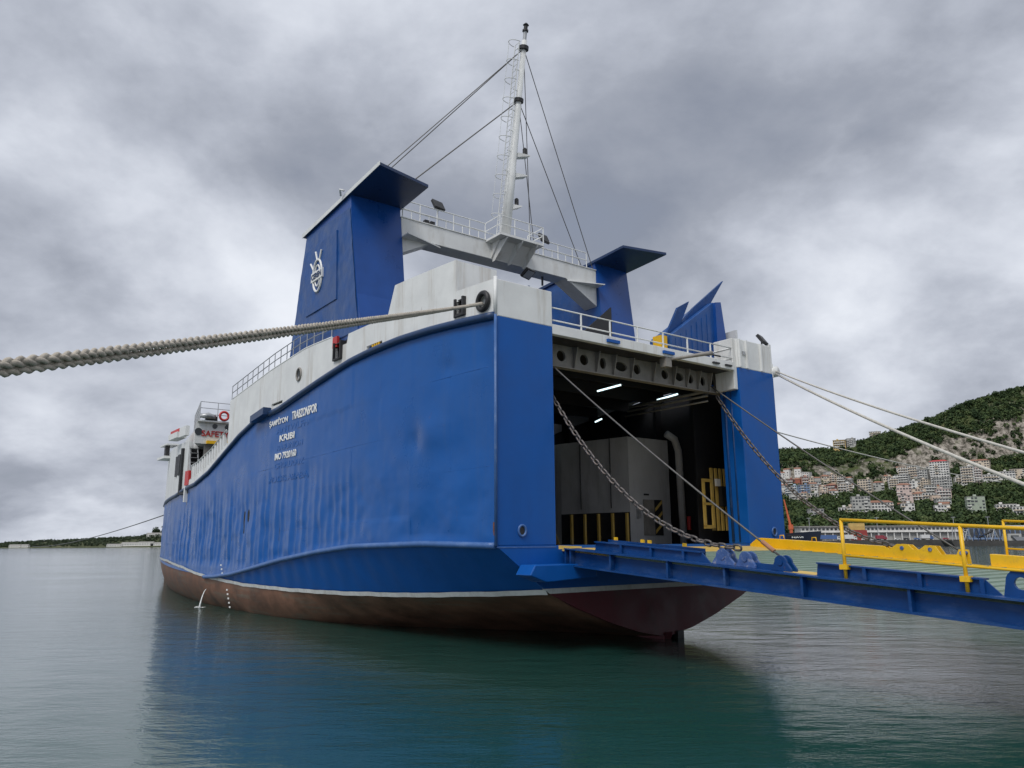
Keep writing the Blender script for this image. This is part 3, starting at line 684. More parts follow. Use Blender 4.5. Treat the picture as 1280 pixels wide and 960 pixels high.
for z_, L_, lamp in ((28.3, 1.05, True), (27.0, 1.0, False), (25.0, .8, True)):
    p = mp(z_); b = MB().hexa([(p.x + .2, p.y - .25, z_ - .25), (p.x + L_, p.y - .4, z_ + .0), (p.x + L_, p.y + .1, z_ + .0), (p.x + .2, p.y + .2, z_ - .25), (p.x + .2, p.y - .25, z_ + .06), (p.x + L_, p.y - .4, z_ + .06), (p.x + L_, p.y + .1, z_ + .06), (p.x + .2, p.y + .2, z_ + .06)]).build('light_bracket', M_white2, MA)
    if lamp: MB().tube([(p.x + L_ - .25, p.y - .15, z_ + .06), (p.x + L_ - .25, p.y - .15, z_ + .16), (p.x + L_ - .25, p.y - .15, z_ + .5), (p.x + L_ - .25, p.y - .15, z_ + .58)], [.16, .14, .14, .08], 10).build('navigation_light', M_black, MA)
for zt_, ends in ((35.1, [((-.9, 12.4, 22.9), .03), ((-.6, 17.5, 22.6), .03), ((BM - 1.7, 12.0, 21.8), .03), ((12.1, 12.9, 22.4), .025)]), (31.7, [((.6, 12.4, 22.6), .04), ((BM - 1.9, 12.6, 21.6), .03), ((12.5, 12.9, 22.4), .025)])):
    for e, r in ends: MB().cyl(mp(zt_), e, r, 6).build('stay_wire', M_wire, MA)

# ---------------------------------------------------------------- gear on the upper deck
CA = MB().box(16.0, 19.2, 17.5, 21, 13.4, 22.2).build('engine_casing', M_fun, SHIP, bevel=.05); CA['label'] = 'blue engine casing behind the starboard funnel'
for k in range(5): MB().box(15.85, 15.99, 17.7 + k * .75, 17.85 + k * .75, 13.5, 22.0).build('casing_frame', M_funs, CA)
MB().box(15.6, 15.7, 17.6, 17.7, 13.5, 22.6).build('casing_ladder', M_strake, CA)
MB().prism([(13.0, 13.5), (13.0, 16.2), (16.75, 19.3), (16.75, 13.5)], 1, 10.35, 10.5).build('exhaust_screen', M_black, CA)
RC = empty('ramp_cover', (0, 0, 0), 0, SHIP); RC['label'] = 'blue folded deck ramp standing at the starboard quarter'
MB().prism([(14.0, 13.4), (14.0, 15.35), (17.75, 17.9), (18.3, 17.95), (18.75, 15.5), (18.75, 13.4)], 1, 3.0, 4.6).build('cover_body', M_fun, RC, bevel=.04)
MB().prism([(17.7, 13.5), (17.75, 17.85), (18.25, 17.95), (18.6, 15.4), (18.6, 13.5)], 1, 2.8, 3.0).build('cover_post', M_funs, RC)
for k in range(7): MB().box(14.35 + k * .46, 14.6 + k * .46, 2.965, 3.0, 13.5, 15.25 + (k * .46) * .66).build('cover_rib', M_fun, RC)
for (p0, p1, q0, q1) in (((14.0, 15.4), (15.2, 16.15), (16.1, 17.75), (15.1, 17.2)), ((15.2, 16.2), (18.0, 17.95), (19.35, 19.65), (16.4, 17.4))):
    MB().prism([p0, p1, q0, q1], 1, 3.35, 3.5).build('cover_flap', M_ramp, RC)
MB().box(13.4, 13.9, 3.2, 3.8, 13.4, 15.3).build('winch_post', M_yel, RC)
MB().tube([(11.6, 2.5, 13.7), (12.1, 2.5, 13.9), (12.8, 2.5, 13.75), (13.3, 2.5, 13.6)], [.1, .22, .24, .1], 8).build('rope_heap', M_rope, RC, True)

# ---------------------------------------------------------------- forward accommodation and fore side
AC = empty('accommodation', (0, 0, 0), 0, SHIP); AC['label'] = 'white forward accommodation block with red safety lettering'
hp = [(max(-1.2, T(s) + .1), s) for s in (40, 43, 46, 49, 52, 55, 58, 62)]
hp = [(p[0] + .9 * (p[1] > 41), p[1]) for p in hp]
hp = hp + [(BM - p[0], p[1]) for p in hp[::-1]]
MB().prism(hp, 2, 12.25, 14.0).build('house', M_white, AC)
MB().prism([(p[0], p[1] - (.4 if p[1] == 40 else 0)) for p in hp], 2, 14.0, 14.12).build('house_top', M_white2, AC)
railing('railing', [(.7, 47.5, 14.12), (-.9, 39.7, 14.12), (6, 39.7, 14.12)], 1.5, M_steel, AC, (1., .66, .33), 1.3, .03)
text_mesh('lettering', 'SAFETY FIRST', M_redtxt, AC, (-.6, 39.97, 12.85), (1, 0, 0), (0, 0, 1), 3.9, .48, .03)
MB().box(-.2, 1.6, 39.7, 39.98, 12.25, 12.5).build('lamp_box', M_yel, AC)
ring('lifebuoy', (.95, 39.5, 14.55), 1, .34, .1, M_redp, AC)
MB().tube([(-.9, 39.6, 14.4), (-.3, 39.6, 14.5), (.3, 39.6, 14.4)], [.15, .26, .15], 10).build('searchlight', M_steel, AC, True)
MB().box(-.4, .5, 39.7, 40.1, 14.12, 14.5).build('equipment_locker', M_black, AC)
for c in ((-.85, 13.2), (.4, 13.72), (1.4, 13.7)): disc('porthole', (c[0], 39.97, c[1]), 1, .2 if c[0] > 0 else .3, .04, M_glass, AC)
MB().box(-1.0, BM + 1, 44, 44.4, 8.5, 12.25).build('recess_bulkhead', M_dark, AC)
MB().box(-1.1, BM + 1.1, 36, 44, 8.3, 8.5).build('fore_deck', M_dark, AC)
MB().box(-.2, 2.2, 40.2, 40.6, 11.3, 12.24).build('recess_beam', M_girder, AC)
for p, q in (((-1.0, 40.3, 8.6), (-1.0, 41.8, 12.2)), ((-.35, 40.3, 8.6), (-.35, 41.8, 12.2))): MB().cyl(p, q, .06, 6).build('stair_string', M_steel, AC)
for k in range(9): MB().box(-1.0, -.35, 40.3 + k * .165, 40.5 + k * .165, 8.8 + k * .4, 8.84 + k * .4).build('stair_tread', M_steel, AC)
rows = []
fs_ = [41.8, 43] + list(np.arange(44, 88, 2)) + [91.2]
def fst(s): return itp(s, [41.8, 46, 53, 62, 75, 91], [12.6, 12.9, 13.3, 13.8, 13.6, 13.2])
side = MB()
nn = len(fs_); vs = []
for th in (0., .2):
    for s in fs_:
        for z in (sheer(s) + .02, fst(s)): vs.append((min(CL, T(s) + th), s, z))
ff = []
for i in range(nn - 1):
    o_ = 2 * nn
    ff += [(2 * i, 2 * i + 1, 2 * i + 3, 2 * i + 2), (o_ + 2 * i, o_ + 2 * i + 2, o_ + 2 * i + 3, o_ + 2 * i + 1), (2 * i + 1, o_ + 2 * i + 1, o_ + 2 * i + 3, 2 * i + 3)]
ff += [(0, 2 * nn, 2 * nn + 1, 1)]
side.add(vs, ff).build('fore_side', M_white, AC)
for s_ in (46.5, 48.2): MB().box(T(s_) - .05, T(s_) + .1, s_, s_ + .7, 10.2, 12.0).build('side_louvre', M_black, AC)
MB().box(T(43) - .3, T(43) + .02, 42.6, 44.6, 13.2, 14.0).build('side_locker', M_white2, AC)
MB().box(T(46) - .5, T(46) + .3, 46, 49, 13.4, 13.9).build('boat_davit', M_white2, AC)
MB().box(T(47) - .25, T(47) + .4, 47, 50, 13.95, 14.35).build('liferaft', M_redp, AC)
MB().box(T(60) - .6, T(60) + .6, 60, 63, 13.0, 13.25).build('bridge_wing', M_white2, AC)
MB().box(T(61) - .6, T(61) + .6, 60, 63, 14.4, 14.55).build('bridge_wing', M_white2, AC)
MB().box(T(61) - .5, T(61) - .1, 60.8, 61.4, 13.25, 14.4).build('wing_console', M_black, AC)
# fore bulwark with open stanchions
fb = MB(); 
for s in np.arange(30.3, 41.6, .6):
    s2 = min(s + .6, 41.8)
    fb.hexa([(T(s) - .004, s, sheer(s)), (T(s) + .12, s, sheer(s)), (T(s2) + .12, s2, sheer(s2)), (T(s2) - .004, s2, sheer(s2)), (T(s) - .004, s, sheer(s) + .62), (T(s) + .12, s, sheer(s) + .62), (T(s2) + .12, s2, sheer(s2) + .62), (T(s2) - .004, s2, sheer(s2) + .62)])
fb.build('fore_bulwark', M_white, AC)
for s in np.arange(31.2, 39.5, .62):
    z = sheer(s) + .6
    MB().hexa([(T(s), s, z), (T(s) + .3, s, z), (T(s) + .3, s + .26, z), (T(s), s + .26, z), (T(s), s + .2, z + 1.0), (T(s) + .14, s + .2, z + 1.0), (T(s) + .14, s + .46, z + 1.0), (T(s), s + .46, z + 1.0)]).build('stanchion', M_white, AC)
MB().tube([(T(s), s + .2, sheer(s) + 1.65) for s in np.arange(30.6, 40, .6)], .05, 6).build('stanchion_rail', M_white, AC)
MB().box(T(41) - .1, T(41) + .1, 40.6, 41.7, 8.95, 10.1).build('red_banner', M_redp, AC)
MB().box(T(41) - .2, T(41) + .2, 41.0, 41.3, 7.6, 8.9).build('side_pipe', M_white2, AC)
# cooling-water discharge
M_foam = paint('white_water', (.75, .78, .78), .3, .1, 6.)
dj = [(T(33) + .1 - .55 * q, 33.2 - .5 * q, 1.2 - 1.2 * q ** 2) for q in np.linspace(0, 1, 8)]
MB().tube(dj, [.02, .024, .028, .032, .036, .04, .05, .07], 8).build('water_jet', M_foam, SHIP, True)

# ================================================================ STERN RAMP (hinged part of the ship)
RP = empty('stern_ramp', (0, 0, 0), 0, SHIP); RP['label'] = 'lowered blue stern ramp with yellow railing and green deck'
def D(s): return 4.0 + .0715 * s            # ramp deck height along its length
RE = -26.0
def slab(name, t0, t1, s0, s1, dz0, dz1, mat, bevel=0):
    return MB().hexa([(t0, s1, D(s1) + dz0), (t1, s1, D(s1) + dz0), (t1, s0, D(s0) + dz0), (t0, s0, D(s0) + dz0),
                      (t0, s1, D(s1) + dz1), (t1, s1, D(s1) + dz1), (t1, s0, D(s0) + dz1), (t0, s0, D(s0) + dz1)]).build(name, mat, RP, bevel=bevel)
slab('deck_plate', 3.3, 15.75, -2.6, RE, -.12, -.02, M_green)
slab('threshold_plate', 3.3, 15.75, 0.02, -2.6, -.12, -.01, M_yeldeck)
bar = None
for k in range(34):
    s_ = -3.0 - k * .62
    if bar is None:
        bar = MB().hexa([(3.9, .03, -.02), (15.3, .03, -.02), (15.3, -.03, -.02), (3.9, -.03, -.02), (3.9, .02, .02), (15.3, .02, .02), (15.3, -.02, .02), (3.9, -.02, .02)]).build('grip_bar', M_green, RP)
        bar.location = (0, s_, D(s_))
    else: clone(bar, RP, (0, s_, D(s_)))
# near girder: web, flanges, stiffeners
slab('girder_web', 3.3, 3.36, -.25, RE, -.6, -.02, M_ramp)
slab('girder_flange', 3.02, 3.66, -.2, RE, -.02, .03, M_ramp)
slab('girder_flange', 3.06, 3.66, -.25, RE, -.66, -.6, M_ramp)
for s_ in (-.45, -.75, -3.0, -5.8, -8.2, -10.95, -14.05, -17.0, -20): slab('stiffener', 3.07, 3.3, s_ + .04, s_ - .04, -.6, -.021, M_ramp)
slab('girder_web', 15.5, 15.56, -.25, RE, -.6, -.12, M_ramp)
for t_ in (6.5, 9.5, 12.5): slab('under_girder', t_, t_ + .2, -.25, RE, -.55, -.12, M_ramp)
# hinge eyes
for t_ in (3.4, 6.4, 9.4, 12.4, 15.2): MB().cyl((t_, .05, 3.85), (t_ + .35, .05, 3.85), .16, 14).build('hinge_eye', M_ramp, RP)
MB().hexa([(2.95, -.2, 3.95), (3.25, -1.2, 4.0), (3.3, -1.2, 4.0), (3.0, -.2, 3.95), (2.95, -.2, 4.1), (3.25, -1.2, 4.06), (3.3, -1.2, 4.06), (3.0, -.2, 4.1)]).build('hinge_flap', M_yeldeck, RP)
# near kerb
def kerb(s0, s1, h, angled=True):
    e = .35 if angled else .02
    m = MB()
    for t0, t1, za, zb in ((3.5, 3.55, .03, h),):
        m.hexa([(t0, s1, D(s1) + za), (t1, s1, D(s1) + za), (t1, s0, D(s0) + za), (t0, s0, D(s0) + za), (t0, s1 + e, D(s1 + e) + zb), (t1, s1 + e, D(s1 + e) + zb), (t1, s0 - .05, D(s0) + zb), (t0, s0 - .05, D(s0) + zb)])
    k = m.build('kerb', M_ramp, RP)
    slab('kerb_cap', 3.4, 3.72, s0 - .06, s1 + e, h, h + .04, M_ramp)
    n = int((s0 - s1) / 1.5)
    for i in range(1, n + 1): slab('kerb_rib', 3.4, 3.5, s0 - i * 1.5 + .05, s0 - i * 1.5 - .05, .031, h - .001, M_ramp)
kerb(-1.75, -7.35, .34); kerb(-11.2, -16.1, .36); kerb(-17.3, -25, .36)
slab('kerb_upper', 3.78, 3.82, -2.2, -6.9, .03, .47, M_ramp)
for s_ in (-2.5, -3.9, -4.25, -5.9): slab('yellow_stub', 3.8, 3.9, s_, s_ - .12, .44, .58, M_yel)
slab('low_kerb', 3.5, 3.56, -8.6, -10.0, .03, .2, M_ramp)
slab('edge_paint', 3.4, 4.3, -10.15, -11.2, .0, .035, M_yeldeck)
# lugs
def lug(s0, s1, h, mat, t0=3.42, hole=True):
    pts = []; sm = (s0 + s1) / 2; r = (s0 - s1) * .3
    prof = [(s0, .03), (s0 - .05, .12)]
    for k in range(9):
        a_ = math.pi * k / 8; prof.append((sm + r * math.cos(a_), h - r + r * math.sin(a_)))
    prof += [(s1 + .0, .12), (s1, .03)]
    o = MB().prism([(s, D(s) + z) for s, z in prof], 0, t0, t0 + .1).build('lug', mat, RP, bevel=.012)
    o2 = MB().prism([(s, D(s) + z) for s, z in prof], 0, t0 + .3, t0 + .38).build('lug', M_yel if t0 > 10 else mat, RP, bevel=.012)
    MB().cyl((t0 - .03, sm, D(sm) + h - r), (t0 + .42, sm, D(sm) + h - r), .09, 14).build('lug_pin', mat, RP)
    return o
lug(-7.45, -8.35, .55, M_worn); lug(-8.4, -9.15, .52, M_worn); lug(-9.7, -10.4, .5, M_ramp)
# big eye plate at the kerb end
lg = MB(); 
ro, ri, cs, cz = .33, .15, -16.55, .36
oc = [(cs + ro * math.cos(a_), cz + ro * math.sin(a_)) for a_ in [math.pi * k / 10 for k in range(11)]]
ou = [(-16.15, .03), (-16.2, cz)][:1] + oc + [(-16.95, .03)]
prof = [(s, D(s) + z) for s, z in ou]
o = MB().prism(prof, 0, 3.44, 3.54).build('eye_plate', M_ramp, RP)
ct = MB().prism([(cs + ri * math.cos(2 * math.pi * k / 16), D(cs) + cz + ri * math.sin(2 * math.pi * k / 16)) for k in range(16)], 0, 3.2, 3.8)
cto = link('eye_cutter', ct.mesh('eye_cutter'), None, RP)
bo = o.modifiers.new('cut', 'BOOLEAN'); bo.object = cto; bo.solver = 'EXACT'
bpy.context.view_layer.update()
me2 = bpy.data.meshes.new_from_object(o.evaluated_get(bpy.context.evaluated_depsgraph_get())); o.modifiers.clear(); o.data = me2; bpy.data.objects.remove(cto)
# near yellow railing
def ramp_rail(t_, posts, s_end, h, lean=.0):
    for s_ in posts:
        MB().cyl((t_, s_, D(s_)), (t_, s_ - lean, D(s_) + h), .05, 10).build('railing_post', M_yel, RP, True)
        MB().box(t_ - .1, t_ + .1, s_ - .12, s_ + .12, D(s_) + .28, D(s_) + .42).build('post_foot', M_yel, RP)
    for q in (1.0, .40): MB().cyl((t_, posts[0] + .02, D(posts[0]) + h * q), (t_, s_end, D(s_end) + h * q), .05 if q == 1 else .035, 10).build('railing_rail', M_yel, RP, True)
ramp_rail(3.42, (-12.15, -15.35, -18.6, -22), RE, 1.66)
ramp_rail(15.9, (-11.55, -15, -18.5), RE, 1.75)
# far yellow kerb girders
m = MB(); a0, a1 = -.15, -7.55
prof = [(-.15, .08), (-.6, .42), (-7.0, .47), (-7.0, -.05), (-.15, -.05)]
MB().prism([(s, D(s) + z) for s, z in prof], 0, 15.45, 15.9).build('yellow_kerb', M_yel, RP, bevel=.02)
prof = [(-6.95, .46), (-7.2, .36), (-7.55, .6), (-8.0, .6), (-8.2, .42), (-8.45, .42), (-8.7, .62), (-9.1, .62), (-9.3, .3), (-9.9, .34), (-10.0, .55), (-10.2, .55), (-10.25, -.05), (-6.95, -.05)]
MB().prism([(s, D(s) + z) for s, z in prof], 0, 15.42, 15.5).build('yellow_lug_plate', M_yel, RP)
MB().prism([(s, D(s) + z) for s, z in prof], 0, 15.8, 15.88).build('yellow_lug_plate', M_yel, RP)
for s_, z_ in ((-7.75, .45), (-8.9, .47), (-10.1, .42)): MB().cyl((15.38, s_, D(s_) + z_), (15.92, s_, D(s_) + z_), .08, 12).build('lug_pin', M_worn, RP)
slab('yellow_kerb', 15.45, 15.9, -11.1, RE, -.05, .46, M_yel, .02)
slab('yellow_edge', 15.3, 15.44, -.4, RE, -.018, .02, M_yel)
for s_ in (-1.9, -3.6): MB().tube([(15.6, s_ - .12, D(s_) + .45), (15.6, s_ - .1, D(s_) + .62), (15.6, s_ + .1, D(s_) + .62), (15.6, s_ + .12, D(s_) + .45)], .025, 6).build('lashing_eye', M_yel, RP, True)

# ================================================================ chains, wires and mooring ropes (things of their own)
fx, fy = (-.6, .8); ax, ay = (.8, .6)
def S2W(t, s, z): return Vector((-.65 + t * ax + s * fx, 30 + t * ay + s * fy, z))
def link_mesh(L, W, r):
    pts = []; hl = (L - W) / 2; R = W / 2 - r
    for k in range(7):
        a_ = -math.pi / 2 + math.pi * k / 6; pts.append((hl + R * math.cos(a_), R * math.sin(a_), 0))
    for k in range(7):
        a_ = math.pi / 2 + math.pi * k / 6; pts.append((-hl + R * math.cos(a_), R * math.sin(a_), 0))
    me = MB().tube(pts, r, 6, closed=True).mesh('link'); me.materials.append(M_chain); me.polygons.foreach_set('use_smooth', [True] * len(me.polygons)); return me
def chain(label, A, B, sag, L=.38, W=.25, r=.04):
    A, B = S2W(*A), S2W(*B)
    f = lambda u: A.lerp(B, u) - Vector((0, 0, sag * 4 * u * (1 - u)))
    me = link_mesh(L, W, r)
    us = [0.0]; pitch = L - 2 * r - .01; p = f(0); u = 0
    while u < 1:
        u += .0005
        if (f(u) - p).length >= pitch: us.append(u); p = f(u)
    root = empty('ramp_chain', f(us[-1])); tag(root, label, 'chain', 'chains holding the stern ramp')
    for i in range(len(us) - 1):
        a_, b_ = f(us[i]), f(us[i + 1]); d = (b_ - a_).normalized()
        q = d.to_track_quat('X', 'Z') @ Matrix.Rotation((.35 if i % 2 else .35 + math.pi / 2) + random.uniform(-.15, .15), 3, 'X').to_quaternion()
        o = bpy.data.objects.new('link', me); COL.objects.link(o); o.parent = root
        o.location = (a_ + b_) / 2 - root.location; o.rotation_mode = 'QUATERNION'; o.rotation_quaternion = q
chain('heavy rusty chain sagging across the stern door to the blue ramp edge', (3.3, .45, 10.35), (3.55, -8.75, 4.0), 1.6)
chain('heavy dark chain sagging from the top right of the stern door to the yellow kerb', (14.9, .9, 11.7), (15.6, -7.6, 3.95), 1.65)
def rope(name, label, A, B, sag, r, mat, cat='rope', n=24, seg=8, group=None):
    A, B = Vector(A), Vector(B)
    o = MB().tube([A.lerp(B, i / n) - Vector((0, 0, sag * 4 * (i / n) * (1 - i / n))) for i in range(n + 1)], r, seg).build(name, mat, None, True)
    tag(o, label, cat, group); return o
w1 = rope('wire_rope', 'thin steel wire running down across the door opening to the left ramp edge', S2W(3.3, .3, 11.6), S2W(3.6, -9.95, 3.75), .15, .035, M_wire, 'wire', group='ramp hoisting wires')
MB().cyl(S2W(3.58, -9.35, 4.2), S2W(3.6, -9.75, 3.9), .07, 10).build('wire_socket', paint('copper_socket', (.35, .16, .08), .5, .2, 4.), w1)
rope('wire_rope', 'thin dark wire from the right of the door past the pillar to the yellow kerb', S2W(14.6, 1.0, 12.2), S2W(15.6, -10.0, 3.75), .15, .035, M_wire, 'wire', group='ramp hoisting wires')
def ext(A, Nn, k): A = Vector(A); return A + (Vector(Nn) - A) * k
q0 = S2W(18.95, .0, 13.4)
rope('mooring_rope', 'upper pale mooring rope leading right from the top of the starboard pillar', q0, ext(q0, (14.64, 21.93, 6.95), 1.55), .35, .045, M_rope2, group='starboard quarter mooring ropes')
q1 = S2W(18.9, -.1, 13.2)
rope('mooring_rope', 'lower thicker pale mooring rope leading right from the top of the starboard pillar', q1, ext(q1, (14.63, 22.1, 6.1), 1.55), .4, .06, M_rope2, group='starboard quarter mooring ropes')
q2 = S2W(18.75, .6, 10.2)
rope('mooring_rope', 'thin mooring line leading right from the middle of the starboard pillar towards the hill', q2, (38.0, 60.2, 8.6), .25, .035, M_rope2)
rope('mooring_rope', 'thin dark bow line stretching left over the water from the bow', S2W(7.0, 80, 8.3), (-150, 245, 4.2), 1.2, .07, M_wire)
# near braided ropes
def braided(label, A, B, sag, off, D_=.125, pitch=.46):
    A, B = Vector(A), Vector(B); L = (B - A).length
    root = empty('mooring_rope', B); tag(root, label, 'rope', 'twin braided mooring ropes of the port quarter')
    n = int(L / pitch * 12); d = (B - A).normalized(); side = d.cross(Vector((0, 0, 1))).normalized(); up = side.cross(d)
    ax1 = (up * .82 + side * .57).normalized(); ax2 = d.cross(ax1)
    for k in range(3):
        pts = []
        for i in range(n + 1):
            u = i / n; th = 2 * math.pi * L * u / pitch + k * 2 * math.pi / 3 + .7 * math.sin(L * u * 1.3 + off * 60) + .3 * math.sin(L * u * 4.1)
            c = A.lerp(B, u) - Vector((0, 0, sag * 4 * u * (1 - u))) + up * off * math.sin(math.pi * min(1, u * 1.6) / 2)
            c = c + ax1 * (D_ * .27) * math.sin(th) + ax2 * (D_ * .20) * math.sin(2 * th) + ax2 * off * .4
            pts.append(c - root.location)
        MB().tube(pts, [D_ * (.235 + .016 * math.sin(i * .13 + k) + random.uniform(-.012, .012)) for i in range(len(pts))], 8).build('strand', M_rope, root, True)
RA = S2W(-.25, .62, 13.88)
RN = Vector((-5.33, 7.8, 6.1))   # a point of the rope out over the water
RB = RA + (RN - RA) * 1.45
braided('lower thick braided mooring rope from the port quarter fairlead', RA, RB, .12, -.02)
braided('upper thick braided mooring rope from the port quarter fairlead', RA + Vector((.05, .1, .02)), RB + Vector((.1, .1, .04)), .08, .05)

# ================================================================ SEA
def water_mat():
    m = bpy.data.materials.new('harbour_water'); m.use_nodes = True; t = m.node_tree; b = t.nodes['Principled BSDF']
    b.inputs['Base Color'].default_value = (.014, .060, .050, 1); b.inputs['Roughness'].default_value = .06; b.inputs['IOR'].default_value = 1.58; b.inputs['Specular IOR Level'].default_value = .82
    tcn = t.nodes.new('ShaderNodeTexCoord'); co = tcn.outputs['Object']
    def nz(scale, st, detail, rot=0.0, rough=.5):
        mp = N(t, 'ShaderNodeMapping'); mp.inputs['Scale'].default_value = st; mp.inputs['Rotation'].default_value = (0, 0, rot)
        t.links.new(co, mp.inputs[0])
        n = N(t, 'ShaderNodeTexNoise'); n.inputs['Scale'].default_value = scale; n.inputs['Detail'].default_value = detail; n.inputs['Roughness'].default_value = rough
        t.links.new(mp.outputs[0], n.inputs['Vector']); return n.outputs['Fac']
    a_ = nz(1.0, (.35, .75, 1), 3, .25)          # broad ripples
    b_ = nz(1.0, (1.5, 3.4, 1), 4, -.1, .6)
    c_ = nz(1.0, (4.5, 8.0, 1), 3, .4, .6)      # fine ripples
    patch = nz(1.0, (.03, .06, 1), 2, .3)
    pf = ramp(t, patch, [(.35, (.35,) * 3), (.65, (1.,) * 3)])
    h = math_n(t, 'ADD', math_n(t, 'ADD', math_n(t, 'MULTIPLY', a_, .055), math_n(t, 'MULTIPLY', math_n(t, 'MULTIPLY', b_, pf), .028)), math_n(t, 'MULTIPLY', math_n(t, 'MULTIPLY', c_, pf), .009))
    bp = N(t, 'ShaderNodeBump'); bp.inputs['Strength'].default_value = 1.0; bp.inputs['Distance'].default_value = 1.0
    t.links.new(h, bp.inputs['Height']); t.links.new(bp.outputs[0], b.inputs['Normal'])
    return m
SEA = MB().add([(-6000, -400, 0), (5000, -400, 0), (5000, 7000, 0), (-6000, 7000, 0)], [(0, 1, 2, 3)]).build('sea', water_mat())
tag(SEA, kind='structure', label='calm green harbour water')
# foam where the discharge falls in
fo = MB()
for k in range(26):
    c = S2W(T(33) - .45 + random.gauss(0, .22), 32.6 + random.gauss(0, .4), .012); r = random.uniform(.03, .13)
    fo.add([(c.x + r * math.cos(j * 1.047) * 1.5, c.y + r * math.sin(j * 1.047), c.z + random.uniform(0, .03)) for j in range(6)], [tuple(range(6))])
tag(fo.build('foam', M_foam), 'white foam where cooling water falls beside the hull', 'foam', kind='stuff')

# ================================================================ QUAY on which the ramp lands and the near rope ends (outside the picture)
M_conc = paint('quay_concrete', (.30, .29, .27), .8, .2, .5)
QY = MB().prism([(-16, -4.5), (12.5, -4.5), (17.8, 5.0), (60, 36.0), (60, -40), (-16, -40)], 2, -3, 2.0).build('quay', M_conc)
tag(QY, kind='structure', label='concrete quay')

# ================================================================ HILL with town
HXs = np.arange(-260, 1320, 9.0); HYs = np.concatenate([[600.0, 601], np.arange(608, 1500, 9.0)])
gx, gy = np.meshgrid(HXs, HYs)
gz = hill_z(gx, gy)
nx_, ny_ = len(HXs), len(HYs)
verts = np.stack([gx.ravel(), gy.ravel(), gz.ravel()], 1)
ii = (np.arange(ny_ - 1)[:, None] * nx_ + np.arange(nx_ - 1)[None, :]).ravel()
faces = np.stack([ii, ii + 1, ii + 1 + nx_, ii + nx_], 1)
def np_mesh(name, verts, faces):
    me = bpy.data.meshes.new(name)
    nf, k = faces.shape
    me.vertices.add(len(verts)); me.vertices.foreach_set('co', verts.astype(np.float32).ravel())
    me.loops.add(nf * k); me.loops.foreach_set('vertex_index', faces.astype(np.int32).ravel())
    me.polygons.add(nf); me.polygons.foreach_set('loop_start', np.arange(0, nf * k, k, dtype=np.int32))
    me.update(calc_edges=True); return me
def ground_mat(name, greens, rock):
    m = bpy.data.materials.new(name); m.use_nodes = True; t = m.node_tree; b = t.nodes['Principled BSDF']
    tcn = t.nodes.new('ShaderNodeTexCoord'); co = tcn.outputs['Object']
    n = N(t, 'ShaderNodeTexNoise'); n.inputs['Scale'].default_value = .035; n.inputs['Detail'].default_value = 8; n.inputs['Roughness'].default_value = .65; t.links.new(co, n.inputs['Vector'])
    c = ramp(t, n.outputs['Fac'], [(.3, greens[0]), (.55, greens[1]), (.72, greens[2])])
    if rock:
        mp = N(t, 'ShaderNodeMapping'); mp.inputs['Scale'].default_value = (.16, .16, .035); t.links.new(co, mp.inputs[0])
        r = N(t, 'ShaderNodeTexNoise'); r.inputs['Scale'].default_value = 1.; r.inputs['Detail'].default_value = 9; r.inputs['Roughness'].default_value = .75; t.links.new(mp.outputs[0], r.inputs['Vector'])
        rc = ramp(t, r.outputs['Fac'], [(.36, (.025, .03, .02)), (.47, (.13, .115, .095)), (.53, (.27, .245, .21)), (.66, (.40, .36, .31))])
        ge = t.nodes.new('ShaderNodeNewGeometry'); sp = t.nodes.new('ShaderNodeSeparateXYZ'); t.links.new(ge.outputs['True Normal'], sp.inputs[0])
        sl = math_n(t, 'ADD', sp.outputs[2], math_n(t, 'MULTIPLY', math_n(t, 'SUBTRACT', n.outputs['Fac'], .5), .4))
        f = ramp(t, sl, [(.74, (1, 1, 1)), (.86, (0, 0, 0))])
        c = mixc(t, f, c, rc)
    t.links.new(c, b.inputs['Base Color']); b.inputs['Roughness'].default_value = .95; b.inputs['Specular IOR Level'].default_value = .1
    return m
HILL = link('hill', np_mesh('hill', verts, faces), ground_mat('hillside_ground', [(.030, .042, .016), (.062, .080, .030), (.13, .12, .06)], True), None, True)
tag(HILL, kind='structure', label='wooded hillside with rocky cliffs')
M_qdark = paint('stained_quay_wall', (.06, .058, .055), .85, .3, .2, dirt=(.02, .02, .02), dirt_amt=.7, dirt_map=(.2, .2, .6))
QW = MB().box(-260, 1310, 594, 600, -3, 4.3).build('harbour_quay', M_qdark); tag(QW, kind='structure', label='dark harbour quay wall')
M_road = paint('port_asphalt', (.055, .055, .055), .9, .2, .1)
MB_ = MB().box(-260, 1310, 594.2, 650, 4.3, 4.62).build('port_apron', M_road); tag(MB_, kind='structure', label='port apron')

# forest (one mass of crowns too far to tell apart)
M_leaf = bpy.data.materials.new('forest_foliage'); M_leaf.use_nodes = True
def leaf_mat(m, scale, stops):
    t = m.node_tree; b = t.nodes['Principled BSDF']
    tcn = t.nodes.new('ShaderNodeTexCoord')
    n = N(t, 'ShaderNodeTexNoise'); n.inputs['Scale'].default_value = scale; n.inputs['Detail'].default_value = 5; n.inputs['Roughness'].default_value = .7
    t.links.new(tcn.outputs['Object'], n.inputs['Vector'])
    t.links.new(ramp(t, n.outputs['Fac'], stops), b.inputs['Base Color'])
    b.inputs['Roughness'].default_value = .8; b.inputs['Specular IOR Level'].default_value = .15
leaf_mat(M_leaf, .07, [(.3, (.014, .028, .013)), (.45, (.032, .055, .022)), (.58, (.07, .10, .036)), (.7, (.12, .145, .06))])

